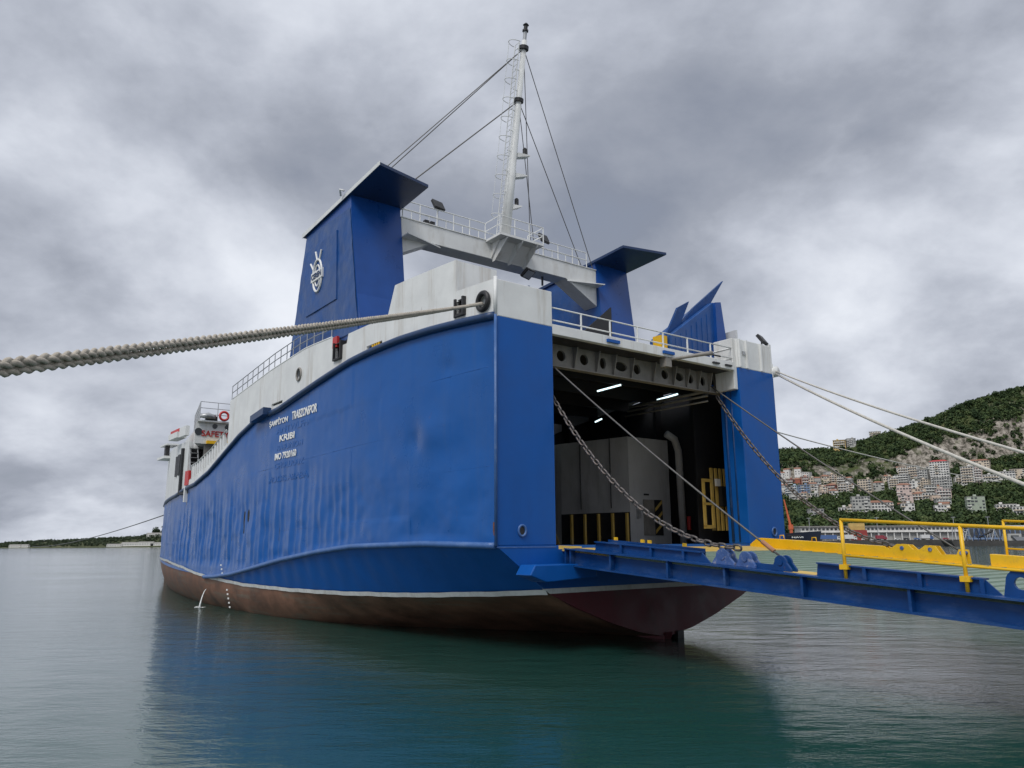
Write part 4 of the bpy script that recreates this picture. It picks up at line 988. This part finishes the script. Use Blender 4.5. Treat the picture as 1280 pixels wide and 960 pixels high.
HOUSES = [
 (0, 343.0, 979.0, 6.3, 9.4, 'white', 'flat'),
 (0, 355.1, 989.4, 8.5, 8.4, 'maroon', 'flat'),
 (0, 363.5, 987.4, 8.5, 7.3, 'red brick', 'tile'),
 (0, 370.8, 982.4, 8.4, 10.4, 'salmon', 'flat'),
 (0, 378.7, 980.4, 7.4, 9.4, 'cream', 'flat'),
 (0, 380.8, 965.7, 7.2, 7.2, 'pale grey', 'flat'),
 (0, 397.1, 983.2, 9.5, 11.5, 'cream', 'tile'),
 (0, 409.0, 987.1, 9.5, 10.5, 'peach', 'flat'),
 (0, 414.1, 974.4, 10.4, 11.4, 'cream', 'flat'),
 (0, 421.1, 967.8, 8.3, 9.2, 'pale grey', 'flat'),
 (1, 326.4, 932.4, 5.0, 8.9, 'white', 'flat'),
 (1, 333.6, 924.3, 13.9, 10.8, 'pale blue', 'flat'),
 (1, 346.3, 921.3, 12.8, 11.7, 'blue', 'flat'),
 (1, 362.3, 929.0, 10.0, 10.8, 'white', 'flat'),
 (1, 360.2, 899.3, 8.7, 10.5, 'cream', 'flat'),
 (1, 380.8, 924.2, 10.9, 10.8, 'maroon', 'tile'),
 (1, 392.6, 926.4, 9.9, 12.8, 'cream', 'flat'),
 (1, 404.8, 932.9, 7.0, 10.9, 'white', 'flat'),
 (2, 320.1, 883.6, 9.5, 9.4, 'pale grey', 'flat'),
 (2, 326.8, 873.5, 10.3, 10.2, 'cream', 'flat'),
 (2, 343.6, 886.1, 10.4, 7.5, 'white', 'flat'),
 (2, 357.9, 890.6, 9.5, 6.6, 'peach', 'flat'),
 (2, 367.2, 888.6, 9.5, 7.5, 'white', 'tile'),
 (3, 430.1, 943.8, 15.2, 15.0, 'cream', 'flat'),
 (3, 449.9, 953.5, 12.3, 9.1, 'pale grey', 'tile'),
 (3, 475.5, 979.9, 12.6, 8.3, 'cream', 'flat'),
 (3, 468.1, 951.3, 11.2, 14.1, 'white', 'flat'),
 (4, 504.4, 995.2, 11.7, 15.8, 'cream', 'flat'),
 (4, 512.6, 985.4, 11.6, 18.8, 'white', 'flat'),
 (4, 510.9, 960.3, 11.3, 18.3, 'pale grey', 'flat'),
 (4, 525.2, 967.9, 9.3, 20.5, 'white', 'flat'),
 (4, 527.2, 951.4, 20.4, 29.3, 'white', 'red'),
 (5, 484.0, 958.6, 15.4, 14.2, 'pale grey', 'flat'),
 (5, 488.4, 940.3, 12.1, 10.0, 'white', 'flat'),
 (5, 500.0, 939.1, 11.1, 11.0, 'cream', 'flat'),
 (5, 511.1, 919.6, 18.7, 15.6, 'pale grey', 'flat'),
 (6, 452.3, 896.0, 15.4, 15.2, 'pink', 'tile'),
 (6, 464.7, 889.1, 14.3, 11.3, 'peach', 'flat'),
 (6, 487.6, 904.7, 13.6, 13.4, 'pale grey', 'flat'),
 (6, 475.0, 856.2, 14.7, 12.7, 'pink', 'flat'),
 (7, 420.3, 830.9, 14.2, 10.6, 'pink', 'flat'),
 (7, 453.4, 866.8, 12.1, 10.1, 'peach', 'tile'),
 (7, 450.1, 838.0, 11.7, 13.3, 'white', 'flat'),
 (7, 446.1, 807.0, 13.8, 8.6, 'pale grey', 'flat'),
 (8, 383.4, 756.5, 11.4, 9.6, 'white', 'flat'),
 (8, 416.7, 756.8, 13.0, 8.8, 'white', 'flat'),
 (9, 547.7, 949.1, 10.2, 8.1, 'white', 'flat'),
 (9, 553.9, 938.2, 14.1, 21.9, 'white', 'flat'),
 (9, 563.0, 936.8, 12.0, 17.9, 'pink', 'flat'),
 (9, 589.3, 973.8, 25.0, 11.4, 'cream', 'tile'),
 (9, 575.0, 932.2, 18.0, 6.9, 'white', 'flat'),
 (9, 592.4, 925.8, 17.9, 8.8, 'white', 'flat'),
 (9, 604.8, 922.6, 15.8, 10.8, 'cream', 'flat'),
 (10, 285.4, 735.0, 12.6, 8.6, 'pale grey', 'flat'),
 (10, 317.4, 747.6, 8.0, 7.1, 'white', 'flat'),
 (10, 322.5, 743.6, 6.4, 7.9, 'cream', 'flat'),
 (10, 331.1, 740.6, 15.9, 17.3, 'pale grey', 'flat'),
 (10, 353.0, 747.5, 21.6, 11.1, 'white', 'tile'),
 (10, 453.4, 762.6, 15.5, 15.4, 'sage', 'flat'),
 (10, 479.8, 758.4, 17.1, 7.2, 'white', 'flat'),
 (10, 480.8, 739.6, 14.3, 7.1, 'white', 'flat'),
 (11, 477.6, 1117.8, 16.8, 13.1, 'yellow', 'flat'),
 (11, 493.9, 1116.9, 12.0, 10.7, 'pale grey', 'flat'),
 (11, 666.1, 1402.2, 19.5, 13.4, 'white', 'flat'),]

rg = np.random.default_rng(11)
def crowns(cx_, cy_, cz_, rad, nl, leaf, rg, squash=.85):
    """leaf-clump quads scattered through ellipsoidal crowns"""
    n = len(cx_); M_ = n * nl
    d = rg.normal(size=(M_, 3)); d /= np.linalg.norm(d, axis=1)[:, None]
    rr = rg.uniform(.45, 1.0, M_) ** .6
    rad_ = np.repeat(rad, nl); lump = 1 + .25 * np.sin(d[:, 0] * 5 + np.repeat(cx_, nl)) * np.sin(d[:, 2] * 4 + np.repeat(cy_, nl))
    c = np.stack([np.repeat(cx_, nl), np.repeat(cy_, nl), np.repeat(cz_, nl)], 1) + d * (rr * rad_ * lump)[:, None] * np.array([1, 1, squash])
    nrm = d + rg.normal(scale=.45, size=(M_, 3)); nrm /= np.linalg.norm(nrm, axis=1)[:, None]
    a_ = np.cross(nrm, rg.normal(size=(M_, 3))); a_ /= np.linalg.norm(a_, axis=1)[:, None]; b_ = np.cross(nrm, a_)
    sz = (leaf * rg.uniform(.6, 1.3, M_))[:, None]
    v = np.concatenate([c - a_ * sz - b_ * sz * .7, c + a_ * sz - b_ * sz * .7, c + a_ * sz * .8 + b_ * sz * .8, c - a_ * sz * .8 + b_ * sz * .8], 0)
    f = np.stack([np.arange(M_), np.arange(M_) + M_, np.arange(M_) + 2 * M_, np.arange(M_) + 3 * M_], 1)
    return v, f
NT = 12000
ty = rg.uniform(655, 1180, NT); tx = rg.uniform(.30, .80, NT) * ty
tzz = hill_z(tx, ty)
sl_ = (hill_z(tx, ty + 6) - hill_z(tx, ty - 6)) / 12
keep = np.ones(NT, bool)
cover = fbm(tx / 45., ty / 45., 21)
keep &= ~((sl_ > .6) & (cover > .40) & (tx / ty > .50) & (rg.uniform(size=NT) < .6))
keep &= ~((sl_ > .6) & (cover > .56))
keep &= ~((cover < .30) & (ty < 900))
keep &= ~((tx / ty > .575) & (ty < 860) & (rg.uniform(size=NT) < .6))
for (ri, hx, hy, hw, hh, hc, hr) in HOUSES:
    ux, uy = hx / math.hypot(hx, hy), hy / math.hypot(hx, hy)
    al = (tx - hx) * ux + (ty - hy) * uy; la = (tx - hx) * uy - (ty - hy) * ux
    keep &= ~((np.abs(la) < hw * .55 + 2.0) & (al > -16) & (al < 24))
tx, ty, tzz = tx[keep], ty[keep], tzz[keep]
rad = rg.uniform(2.2, 5.2, len(tx))
low = rg.uniform(size=len(tx)) < .25; rad[low] *= .6
v_, f_ = crowns(tx, ty, tzz + rad * .75, rad, 34, 1.05, rg)
FO = link('hillside_forest', np_mesh('hillside_forest', v_, f_), M_leaf)
tag(FO, 'dense green woodland covering the hillside', 'forest', kind='stuff')
# trees standing out on the skyline
M_bark = paint('bark', (.06, .045, .03), .9, .3, 2.)
def tree(x, y, r, h, label, group, squash=.85, mat=None, z=None):
    z0 = float(hill_z(x, y)) if z is None else z
    root = empty('tree', (x, y, z0)); tag(root, label, 'tree', group)
    MB().tube([(0, 0, -.5), (.1, 0, h * .45), (.3, .1, h * .8)], [.35, .25, .12], 7).build('trunk', M_bark, root)
    bm_ = MB()
    for k in range(4):
        a_ = k * 1.6 + x; bm_.tube([(.1, 0, h * .4), (math.cos(a_) * r * .6, math.sin(a_) * r * .6, h * .8)], [.15, .06], 5)
    bm_.build('limbs', M_bark, root)
    v2, f2 = crowns(np.array([0., r * .5, -r * .45]), np.array([0., .2, .3]), np.array([h - r * .6, h - r * .9, h - r * .95]), np.array([r, r * .65, r * .6]), 90, r * .2, rg, squash)
    link('crown', np_mesh('crown', v2, f2), mat or M_leaf, root)
for (px_, yy, r, h) in ((.372, 1108, 4, 8), (.43, 1105, 4.5, 9), (.455, 1112, 4, 8), (.51, 1118, 3.5, 9), (.545, 1120, 3.5, 9), (.588, 1112, 5, 11), (.603, 1110, 5.5, 12), (.64, 1114, 4, 10), (.66, 1112, 4, 9)):
    tree(px_ * yy, yy, r, h, 'dark tree standing out on the skyline of the hill', 'trees on the hill skyline')

# houses
HC = {'white': (.68, .67, .64), 'cream': (.62, .53, .42), 'pale grey': (.42, .42, .40), 'maroon': (.24, .085, .065), 'red brick': (.36, .12, .08), 'salmon': (.55, .31, .24), 'peach': (.62, .49, .39), 'pale blue': (.40, .50, .60), 'blue': (.19, .27, .42), 'pink': (.60, .48, .44), 'sage': (.36, .41, .33), 'yellow': (.58, .42, .17)}
HM = {k: paint('house_' + k.replace(' ', '_'), tuple(x * 1.0 for x in c), .85, .12, .15, dirt=tuple(x * .5 for x in c), dirt_amt=.45, dirt_map=(.4, .4, .1)) for k, c in HC.items()}
M_tile = paint('terracotta_tiles', (.27, .13, .085), .85, .25, .4)
M_redtile = paint('bright_red_roof', (.42, .05, .05), .8, .2, .4)
M_flatroof = paint('grey_flat_roof', (.30, .29, .27), .9, .2, .3)
M_win = paint('far_window_glass', (.07, .075, .08), .2, .3, .5)
ORD = ['first', 'second', 'third', 'fourth', 'fifth', 'sixth', 'seventh', 'eighth', 'ninth', 'tenth', 'eleventh']
NUMW = ['zero', 'one', 'two', 'three', 'four', 'five', 'six', 'seven', 'eight', 'nine', 'ten']
cnt = {}
HSHORT = ['top row, left hillside cluster', 'middle row, left hillside cluster', 'bottom row, left hillside cluster', 'between the two hillside clusters', 'top row, tall right cluster', 'second row, tall right cluster', 'third row, tall right cluster', 'fourth row, tall right cluster', 'lowest row, tall right cluster', 'above the right green slope', 'at the hill foot above the port', 'on the ridge line']
for (ri, hx, hy, hw, hh, hc, hr) in HOUSES:
    cnt[ri] = cnt.get(ri, 0) + 1
    dd = rg.uniform(.8, 1.1) * min(hw, 12) ; st = max(1, round(hh / 3.0))
    ang = -math.atan2(hx, hy) + rg.uniform(-.3, .3)
    z0 = float(hill_z(hx, hy))
    root = empty('hillside_house', (hx, hy, z0), ang)
    rfn = {'flat': 'flat-roofed', 'tile': 'tile-roofed', 'red': 'red-roofed'}[hr]
    tag(root, f'{hc} {rfn} {NUMW[min(10, st)]}-storey house, {ORD[cnt[ri] - 1]} from left, {HSHORT[ri]}', 'house', 'houses on the hillside')
    if ri < 9 and rg.uniform() < .75:
        ax_ = hx / math.hypot(hx, hy); ay_ = hy / math.hypot(hx, hy); off = rg.uniform(-.5, .5) * hw; bk = rg.uniform(13, 19)
        ex, ey = hx + ax_ * bk + ay_ * off, hy + ay_ * bk - ax_ * off; ew = rg.uniform(6, 9.5); eh = rg.uniform(6, 11); ec_ = ['white', 'cream', 'white', 'pale grey', 'peach'][rg.integers(0, 5)]
        r2 = empty('hillside_house', (ex, ey, float(hill_z(ex, ey))), ang + rg.uniform(-.3, .3))
        tag(r2, f'small {ec_} house behind the {ORD[cnt[ri] - 1]} from left, {HSHORT[ri]}', 'house', 'houses on the hillside')
        MB().box(-ew / 2, ew / 2, -3.5, 3.5, -6, eh).build('wall', HM[ec_], r2)
        if rg.uniform() < .5: MB().prism([(-3.9, eh), (3.9, eh), (0, eh + 1.8)], 0, -ew / 2 - .3, ew / 2 + .3).build('roof', M_tile, r2)
        else: MB().box(-ew / 2 - .25, ew / 2 + .25, -3.75, 3.75, eh, eh + .25).build('roof', M_flatroof, r2)
        m = MB()
        for fl in range(max(1, int(eh / 3))):
            for k in range(2 + int(ew > 8)):
                cw = -ew / 2 + (k + .5) * ew / (2 + int(ew > 8)); m.box(cw - .65, cw + .65, -3.56, -3.45, fl * 3 + .9, fl * 3 + 2.3)
        m.build('windows', M_win, r2)['kind'] = 'stuff'
    wall = MB().box(-hw / 2, hw / 2, -dd / 2, dd / 2, -6, hh).build('wall', HM[hc], root)
    if hr == 'flat':
        m = MB(); m.box(-hw / 2 - .3, hw / 2 + .3, -dd / 2 - .3, dd / 2 + .3, hh, hh + .3); m.build('roof', M_flatroof, root)
        if rg.uniform() < .6:
            x_ = rg.uniform(-.25, .25) * hw; MB().box(x_ - 1.3, x_ + 1.3, -1.2, 1.4, hh + .3, hh + 2.2).build('stair_head', HM[hc], root)
    else:
        m = MB(); o_ = .5; hx2 = hw / 2 + o_; hy2 = dd / 2 + o_; rl = max(.3, hw / 2 - dd * .35)
        m.add([(-hx2, -hy2, hh), (hx2, -hy2, hh), (hx2, hy2, hh), (-hx2, hy2, hh), (-rl, 0, hh + 2.2), (rl, 0, hh + 2.2)], [(3, 2, 1, 0), (0, 1, 5, 4), (2, 3, 4, 5), (1, 2, 5), (3, 0, 4)])
        m.build('roof', M_redtile if hr == 'red' else M_tile, root)
    wm = MB(); bal = MB(); nb = max(2, int(hw / 2.6)); fh = hh / st
    side_b = rg.integers(0, nb)
    style = rg.integers(0, 3)
    for fl in range(st):
        if style == 1 and fl: bal.box(-hw * .42, hw * .42, -dd / 2 - 1.2, -dd / 2, fl * fh - .12, fl * fh + .8)
        for k in range(nb):
            if style == 2 and rg.uniform() < .4: continue
            cxw = -hw / 2 + (k + .5) * hw / nb; ww = hw / nb * rg.uniform(.28, .42)
            wm.box(cxw - ww, cxw + ww, -dd / 2 - .06, -dd / 2 + .05, fl * fh + fh * .22, fl * fh + fh * .78)
        for k in range(max(1, int(dd / 3.5))):
            cyw = -dd / 2 + (k + .5) * dd / max(1, int(dd / 3.5))
            for sx in (-1, 1): wm.box(sx * hw / 2 - .06, sx * hw / 2 + .06, cyw - .6, cyw + .6, fl * fh + fh * .3, fl * fh + fh * .75)
        if style != 1 and fl and rg.uniform() < .75:
            bx = -hw / 2 + (side_b + .5) * hw / nb; bw_ = hw / nb * .62
            bal.box(bx - bw_, bx + bw_, -dd / 2 - 1.1, -dd / 2, fl * fh - .1, fl * fh + .75)
    wo_ = wm.build('windows', M_win, root); wo_['kind'] = 'stuff'
    if bal.v: bal.build('balconies', HM['white' if hc != 'white' else 'cream'], root)['kind'] = 'stuff'

# ---------------------------------------------------------------- port front below the hill
TB = empty('terminal_building', (295, 634, 4.6)); tag(TB, 'long low white terminal building on the far quay', 'building')
MB().box(-62, 70, 0, 14, 6.6, 10.8).build('upper_wall', HM['white'], TB)
MB().box(-62, 70, 2, 14, 0, 6.6).build('lower_wall', HM['pale grey'], TB)
MB().box(-64, 72, -1.5, 15, 10.8, 11.5).build('roof', M_flatroof, TB)
MB().box(-63, 71, -.6, 0, 6.2, 6.8).build('canopy_edge', HM['white'], TB)
wn = MB().box(-1.0, 1.0, -.08, .08, 0, 1.8).build('window', M_win, TB); wn.location = (-60, 0, 8.0)
for k in range(1, 40): clone(wn, TB, (-60 + k * 3.3, 0, 8.0))
cl_ = MB().box(-.35, .35, -.4, .4, 0, 6.2).build('column', HM['white'], TB); cl_.location = (-61, .4, 0)
for k in range(1, 22): clone(cl_, TB, (-61 + k * 6.2, .4, 0))
GS_ = empty('glazed_hall', (402, 634, 4.6)); tag(GS_, 'blue-grey glazed harbour hall at the right end of the far quay', 'building')
MB().box(-34, 34, 0, 16, 0, 10).build('wall', HM['blue'], GS_); MB().box(-36, 36, -1, 17, 10, 11).build('roof', HM['white'], GS_)
pn = MB().box(-1.6, 1.6, -.1, .1, 0, 7).build('pane', M_win, GS_); pn.location = (-31, 0, 1.5)
for k in range(1, 16): clone(pn, GS_, (-31 + k * 4.15, 0, 1.5))
# containers
for k, (c, nm) in enumerate((((.30, .05, .04), 'dark red'), ((.34, .06, .05), 'red'), ((.30, .05, .045), 'dull red'), ((.55, .36, .12), 'tan'), ((.58, .40, .14), 'yellow'))):
    M_c = paint('container_' + nm.replace(' ', '_'), c, .6, .15, .5)
    cr = empty('shipping_container', (271 + (k > 2) * -1.5, 614, 4.62 + k * 2.62)); tag(cr, nm + ' shipping container, ' + ['lowest', 'second from the bottom', 'third from the bottom', 'fourth from the bottom', 'topmost'][k] + ' of the stack on the far quay', 'container', 'stacked containers')
    MB().box(-6, 6, -1.2, 1.2, 0, 2.6).build('body', M_c, cr)
    for q in range(11): MB().box(-5.7 + q * 1.08, -5.3 + q * 1.08, -1.28, -1.2, .15, 2.45).build('rib', M_c, cr)
# vehicles
def truck(x, y, body, cab, L, H, label, rz=0.):
    root = empty('truck', (x, y, 4.62), rz); tag(root, label, 'truck', 'lorries on the far quay')
    MB().box(-L / 2, L / 2 - 2.6, -1.25, 1.25, 1.1, H).build('cargo_box', body, root)
    MB().prism([(L / 2 - 2.4, .6), (L / 2, .6), (L / 2, 1.7), (L / 2 - .5, 3.0), (L / 2 - 2.4, 3.0)], 1, -1.2, 1.2).build('cab', cab, root)
    MB().box(L / 2 - 1.6, L / 2 - .4, -1.23, -1.2, 1.8, 2.6).build('cab_window', M_win, root)
    for wx in (-L / 2 + 1.2, -L / 2 + 2.5, L / 2 - 1.2):
        for sy in (-1.05, 1.05): MB().cyl((wx, sy - .15, .5), (wx, sy + .15, .5), .5, 12).build('wheel', M_black, root)
    MB().box(-L / 2, L / 2 - .3, -.5, .5, .6, 1.0).build('chassis', M_black, root)
M_tblue = paint('truck_blue', (.08, .15, .34), .5, .1, .5); M_twhite = paint('truck_white', (.66, .66, .65), .5, .08, .5); M_tred = paint('truck_red', (.30, .05, .07), .5, .1, .5)
truck(243, 604, M_tblue, M_twhite, 17, 4.0, 'blue articulated lorry with white cab on the far quay beside the dark ship')
truck(259, 602, M_twhite, M_twhite, 9, 4.2, 'white box lorry on the far quay just right of the blue lorry')
truck(283, 603, M_tred, M_tred, 8, 3.6, 'dark red lorry on the far quay right of the container stack')
truck(318, 603, M_twhite, M_tblue, 9, 3.8, 'white lorry with blue cab on the far quay below the terminal')
for k, (x, c, nm) in enumerate(((268, M_twhite, 'white'), (293, M_twhite, 'white'), (300, M_black, 'black'), (308, M_tblue, 'blue'), (330, M_tred, 'red'))):
    root = empty('parked_car', (x, 598.5, 4.62)); tag(root, f'small {nm} car parked along the far quay, {ORD[k]} from the left', 'car', 'cars along the far quay')
    MB().prism([(-2.1, .35), (2.1, .35), (2.1, .9), (1.2, 1.0), (.6, 1.5), (-1.3, 1.5), (-2.0, .95)], 1, -.85, .85).build('body', c, root)
    MB().prism([(-1.2, 1.0), (.95, 1.0), (.5, 1.42), (-1.1, 1.42)], 1, -.87, .87).build('window', M_win, root)
    for wx in (-1.3, 1.3):
        for sy in (-.8, .8): MB().cyl((wx, sy - .1, .32), (wx, sy + .1, .32), .32, 10).build('wheel', M_black, root)
# ship with dark bow and orange crane
M_navy = paint('navy_hull', (.012, .016, .035), .4, .2, .3); M_orange = paint('orange_crane', (.55, .12, .05), .5, .15, .4)
DS = empty('moored_freighter', (186, 566, 0)); tag(DS, 'dark navy freighter bow moored beside the far quay with an orange crane', 'ship')
def hs(x): return itp(x, [-60, 10, 24, 34], [6, 6, 3.6, .1])
rows = [[(x + (z > 3) * max(0, x - 15) * .12 * (z / 9), -hs(x) * (.7 + .3 * z / 9) * .999, z) for z in (-1, 1, 3.5, 6, 9 + max(0, x) * .07)] for x in (-60, -30, 0, 10, 17, 24, 29, 34)]
link('hull', grid_mesh('hull', rows), M_navy, DS, True); link('hull', grid_mesh('hull', [[(p[0], -p[1], p[2]) for p in r][::-1] for r in rows]), M_navy, DS, True)
MB().box(-60, 20, -5.8, 5.8, 8.2, 8.6).build('deck', M_qdark, DS)
MB().box(-.9, .9, -.9, .9, 8.6, 14).build('crane_pedestal', M_orange, DS).location = (15, 0, 0)
MB().hexa([(14.2, -.5, 14), (15.8, -.5, 14), (15.8, .5, 14), (14.2, .5, 14), (11.2, -.3, 34), (11.9, -.3, 34), (11.9, .3, 34), (11.2, .3, 34)]).build('crane_jib', M_orange, DS)
MB().box(13.6, 16.4, -1.2, 1.2, 12.5, 16).build('crane_cab', M_orange, DS)
text_mesh('hull_mark', 'NAVI', M_txt, DS, (13, -6.1, 6.4), (1, -.03, 0), (0, 0, 1), 8, 1.1, .1)
# work barge with crane frames
WB = empty('crane_barge', (352, 584, 0)); tag(WB, 'dark work barge with lattice crane frames before the far quay', 'barge')
MB().prism([(-30, 3.6), (-27, -1), (27, -1), (30, 3.6)], 1, -7, 7).build('barge_hull', M_qdark, WB)
for k, x in enumerate((-18, -8, 2, 12)):
    m = MB()
    for sy in (-3, 3):
        m.cyl((x, sy, 3.6), (x + 3, sy, 12 + k % 2 * 2), .3, 6); m.cyl((x + 6, sy, 3.6), (x + 3, sy, 12 + k % 2 * 2), .3, 6); m.cyl((x + 1.4, sy, 7.6), (x + 4.6, sy, 7.6), .25, 6)
    m.cyl((x + 3, -3, 12 + k % 2 * 2), (x + 3, 3, 12 + k % 2 * 2), .3, 6)
    m.build('lattice_frame', M_strake if k % 2 else M_steel, WB)
MB().tube([(-6, 0, 6), (6, 0, 11), (18, 0, 17.5)], [.9, .8, .5], 6).build('crane_jib', M_black, WB)
MB().tube([(-25, 0, 4), (-24, 0, 16)], .35, 6).build('derrick_post', M_steel, WB); MB().tube([(-24, 0, 15.5), (-12, 0, 8)], .3, 6).build('derrick_boom', M_steel, WB)
MB().box(14, 24, -4, 4, 3.6, 8.6).build('deckhouse', HM['pale grey'], WB); MB().box(16, 22, -4.1, -4, 5.6, 7.4).build('deckhouse_window', M_win, WB)
# grey patrol vessel
PV = empty('patrol_vessel', (402, 582, 0)); tag(PV, 'grey naval patrol vessel at the right edge of the far quay', 'ship')
M_grey = paint('naval_grey', (.24, .25, .27), .5, .1, .3)
MB().prism([(-34, 6.6), (-27, -1), (34, -1), (36, 4.6), (0, 4.8)], 1, -4, 4).build('hull', M_grey, PV)
MB().prism([(-8, 4.8), (14, 4.8), (13, 9), (6, 9.2), (4, 11.8), (-3, 11.8), (-5, 9)], 1, -3, 3).build('superstructure', M_grey, PV)
MB().box(-5.2, 4.5, -3.05, 3.05, 9.8, 10.8).build('bridge_window', M_win, PV)
MB().tube([(1, 0, 11.8), (1.6, 0, 19)], [.6, .25], 6).build('mast', M_grey, PV)
MB().tube([(-19, 0, 5.8), (-19, 0, 7.2)], 1.3, 10).build('gun_mount', M_grey, PV); MB().cyl((-19, 0, 6.9), (-24, 0, 8.0), .18, 6).build('gun_barrel', M_black, PV)
for k, (x, y) in enumerate(((377, 570), (386, 568), (395, 570))):
    rb = empty('small_boat', (x, y, 0)); tag(rb, f'small red boat before the patrol vessel, {ORD[k]} from the left', 'boat', 'small red boats')
    MB().prism([(-3.6, 1.7), (-2.8, -.2), (3.4, -.2), (3.6, 1.3)], 1, -1.1, 1.1).build('hull', M_redp, rb); MB().box(-1, 1.6, -.8, .8, 1.3, 2.5).build('cabin', HM['white'], rb)
# lamp posts on the far quay
for k, x in enumerate((232, 285, 345, 372)):
    lp = empty('light_pole', (x, 612, 4.6)); tag(lp, f'tall light pole on the far quay, {ORD[k]} from the left', 'light pole', 'light poles on the far quay')
    MB().cyl((0, 0, 0), (0, 0, 17), .22, 6).build('pole', M_steel, lp); MB().box(-1.6, 1.6, -.3, .3, 17, 17.4).build('lamp_head', M_steel, lp)

# ================================================================ LOW COAST beyond the bow
cxs = np.arange(-2600, -300, 14.0); cyd = np.array([2380, 2386, 2400, 2430, 2480, 2560, 2700])
def coast_h(x):
    return np.interp(x, [-2600, -1800, -1640, -1500, -1300, -1220, -1160, -1080, -1000, -700, -300], [6, 9, 14, 22, 30, 33, 46, 62, 66, 60, 40])
def coast_z(x, y):
    q = np.interp(y, [2380, 2384, 2400, 2480, 2560, 2700], [-1, 1.5, 3, 20, 30, 32]) / 32
    return coast_h(x) * q + (fbm(x / 40., y / 40., 31) - .5) * 7 * np.clip((np.asarray(y) - 2390) / 60, 0, 1)
gx, gy = np.meshgrid(cxs, cyd); gz = coast_z(gx, gy); nx_ = len(cxs)
ii = (np.arange(len(cyd) - 1)[:, None] * nx_ + np.arange(nx_ - 1)[None, :]).ravel()
CO = link('coast', np_mesh('coast', np.stack([gx.ravel(), gy.ravel(), gz.ravel()], 1), np.stack([ii, ii + 1, ii + 1 + nx_, ii + nx_], 1)), ground_mat('coast_ground', [(.05, .06, .035), (.09, .10, .055), (.20, .18, .13)], False), None, True)
tag(CO, kind='structure', label='low wooded coast across the bay')
nt_ = 2600; bx_ = rg.uniform(-1900, -850, nt_); by_ = rg.uniform(2405, 2580, nt_)
kp = fbm(bx_ / 70., by_ / 70., 41) > .30; bx_, by_ = bx_[kp], by_[kp]
hi = (bx_ > -1200)
rr_ = rg.uniform(2.5, 5.0, len(bx_)) + hi * 1.5
v_, f_ = crowns(bx_, by_, coast_z(bx_, by_) + rr_ * .8, rr_, 16, 1.7, rg)
M_leaf2 = bpy.data.materials.new('coast_foliage'); M_leaf2.use_nodes = True
leaf_mat(M_leaf2, .05, [(.3, (.03, .045, .03)), (.6, (.06, .08, .045))])
CF = link('coast_woodland', np_mesh('coast_woodland', v_, f_), M_leaf2); tag(CF, 'thin dark woodland along the low far coast', 'woodland', kind='stuff')
for k, (x, y, w_, h_) in enumerate(((-1520, 2398, 34, 6), (-1490, 2398, 22, 6), (-1215, 2396, 46, 5), (-1165, 2400, 60, 8), (-1120, 2398, 46, 9), (-1128, 2480, 60, 9), (-1065, 2490, 44, 9), (-1085, 2398, 40, 6))):
    r = empty('coast_building', (x, y, float(coast_z(x, y)))); tag(r, f'low white waterfront building on the far coast, {ORD[k]} from the left', 'building', 'white buildings on the far coast')
    MB().box(-w_ / 2, w_ / 2, -6, 6, -4, h_).build('wall', HM['white'], r)
    MB().prism([(-6.6, h_), (6.6, h_), (0, h_ + 3)], 0, -w_ / 2 - .5, w_ / 2 + .5).build('roof', M_flatroof, r)
    m = MB()
    for q in range(int(w_ / 5)): m.box(-w_ / 2 + 2 + q * 5, -w_ / 2 + 4 + q * 5, -6.1, -6, h_ * .35, h_ * .7)
    m.build('windows', M_win, r)['kind'] = 'stuff'
for k, x in enumerate((-1150, -1120, -1095, -1062, -1030)):
    tree(x, 2520, 11, 24, 'dark rounded tree standing out on the far coast beside the bow', 'trees on the far coast', 1.0, M_leaf2, float(coast_z(x, 2520)))
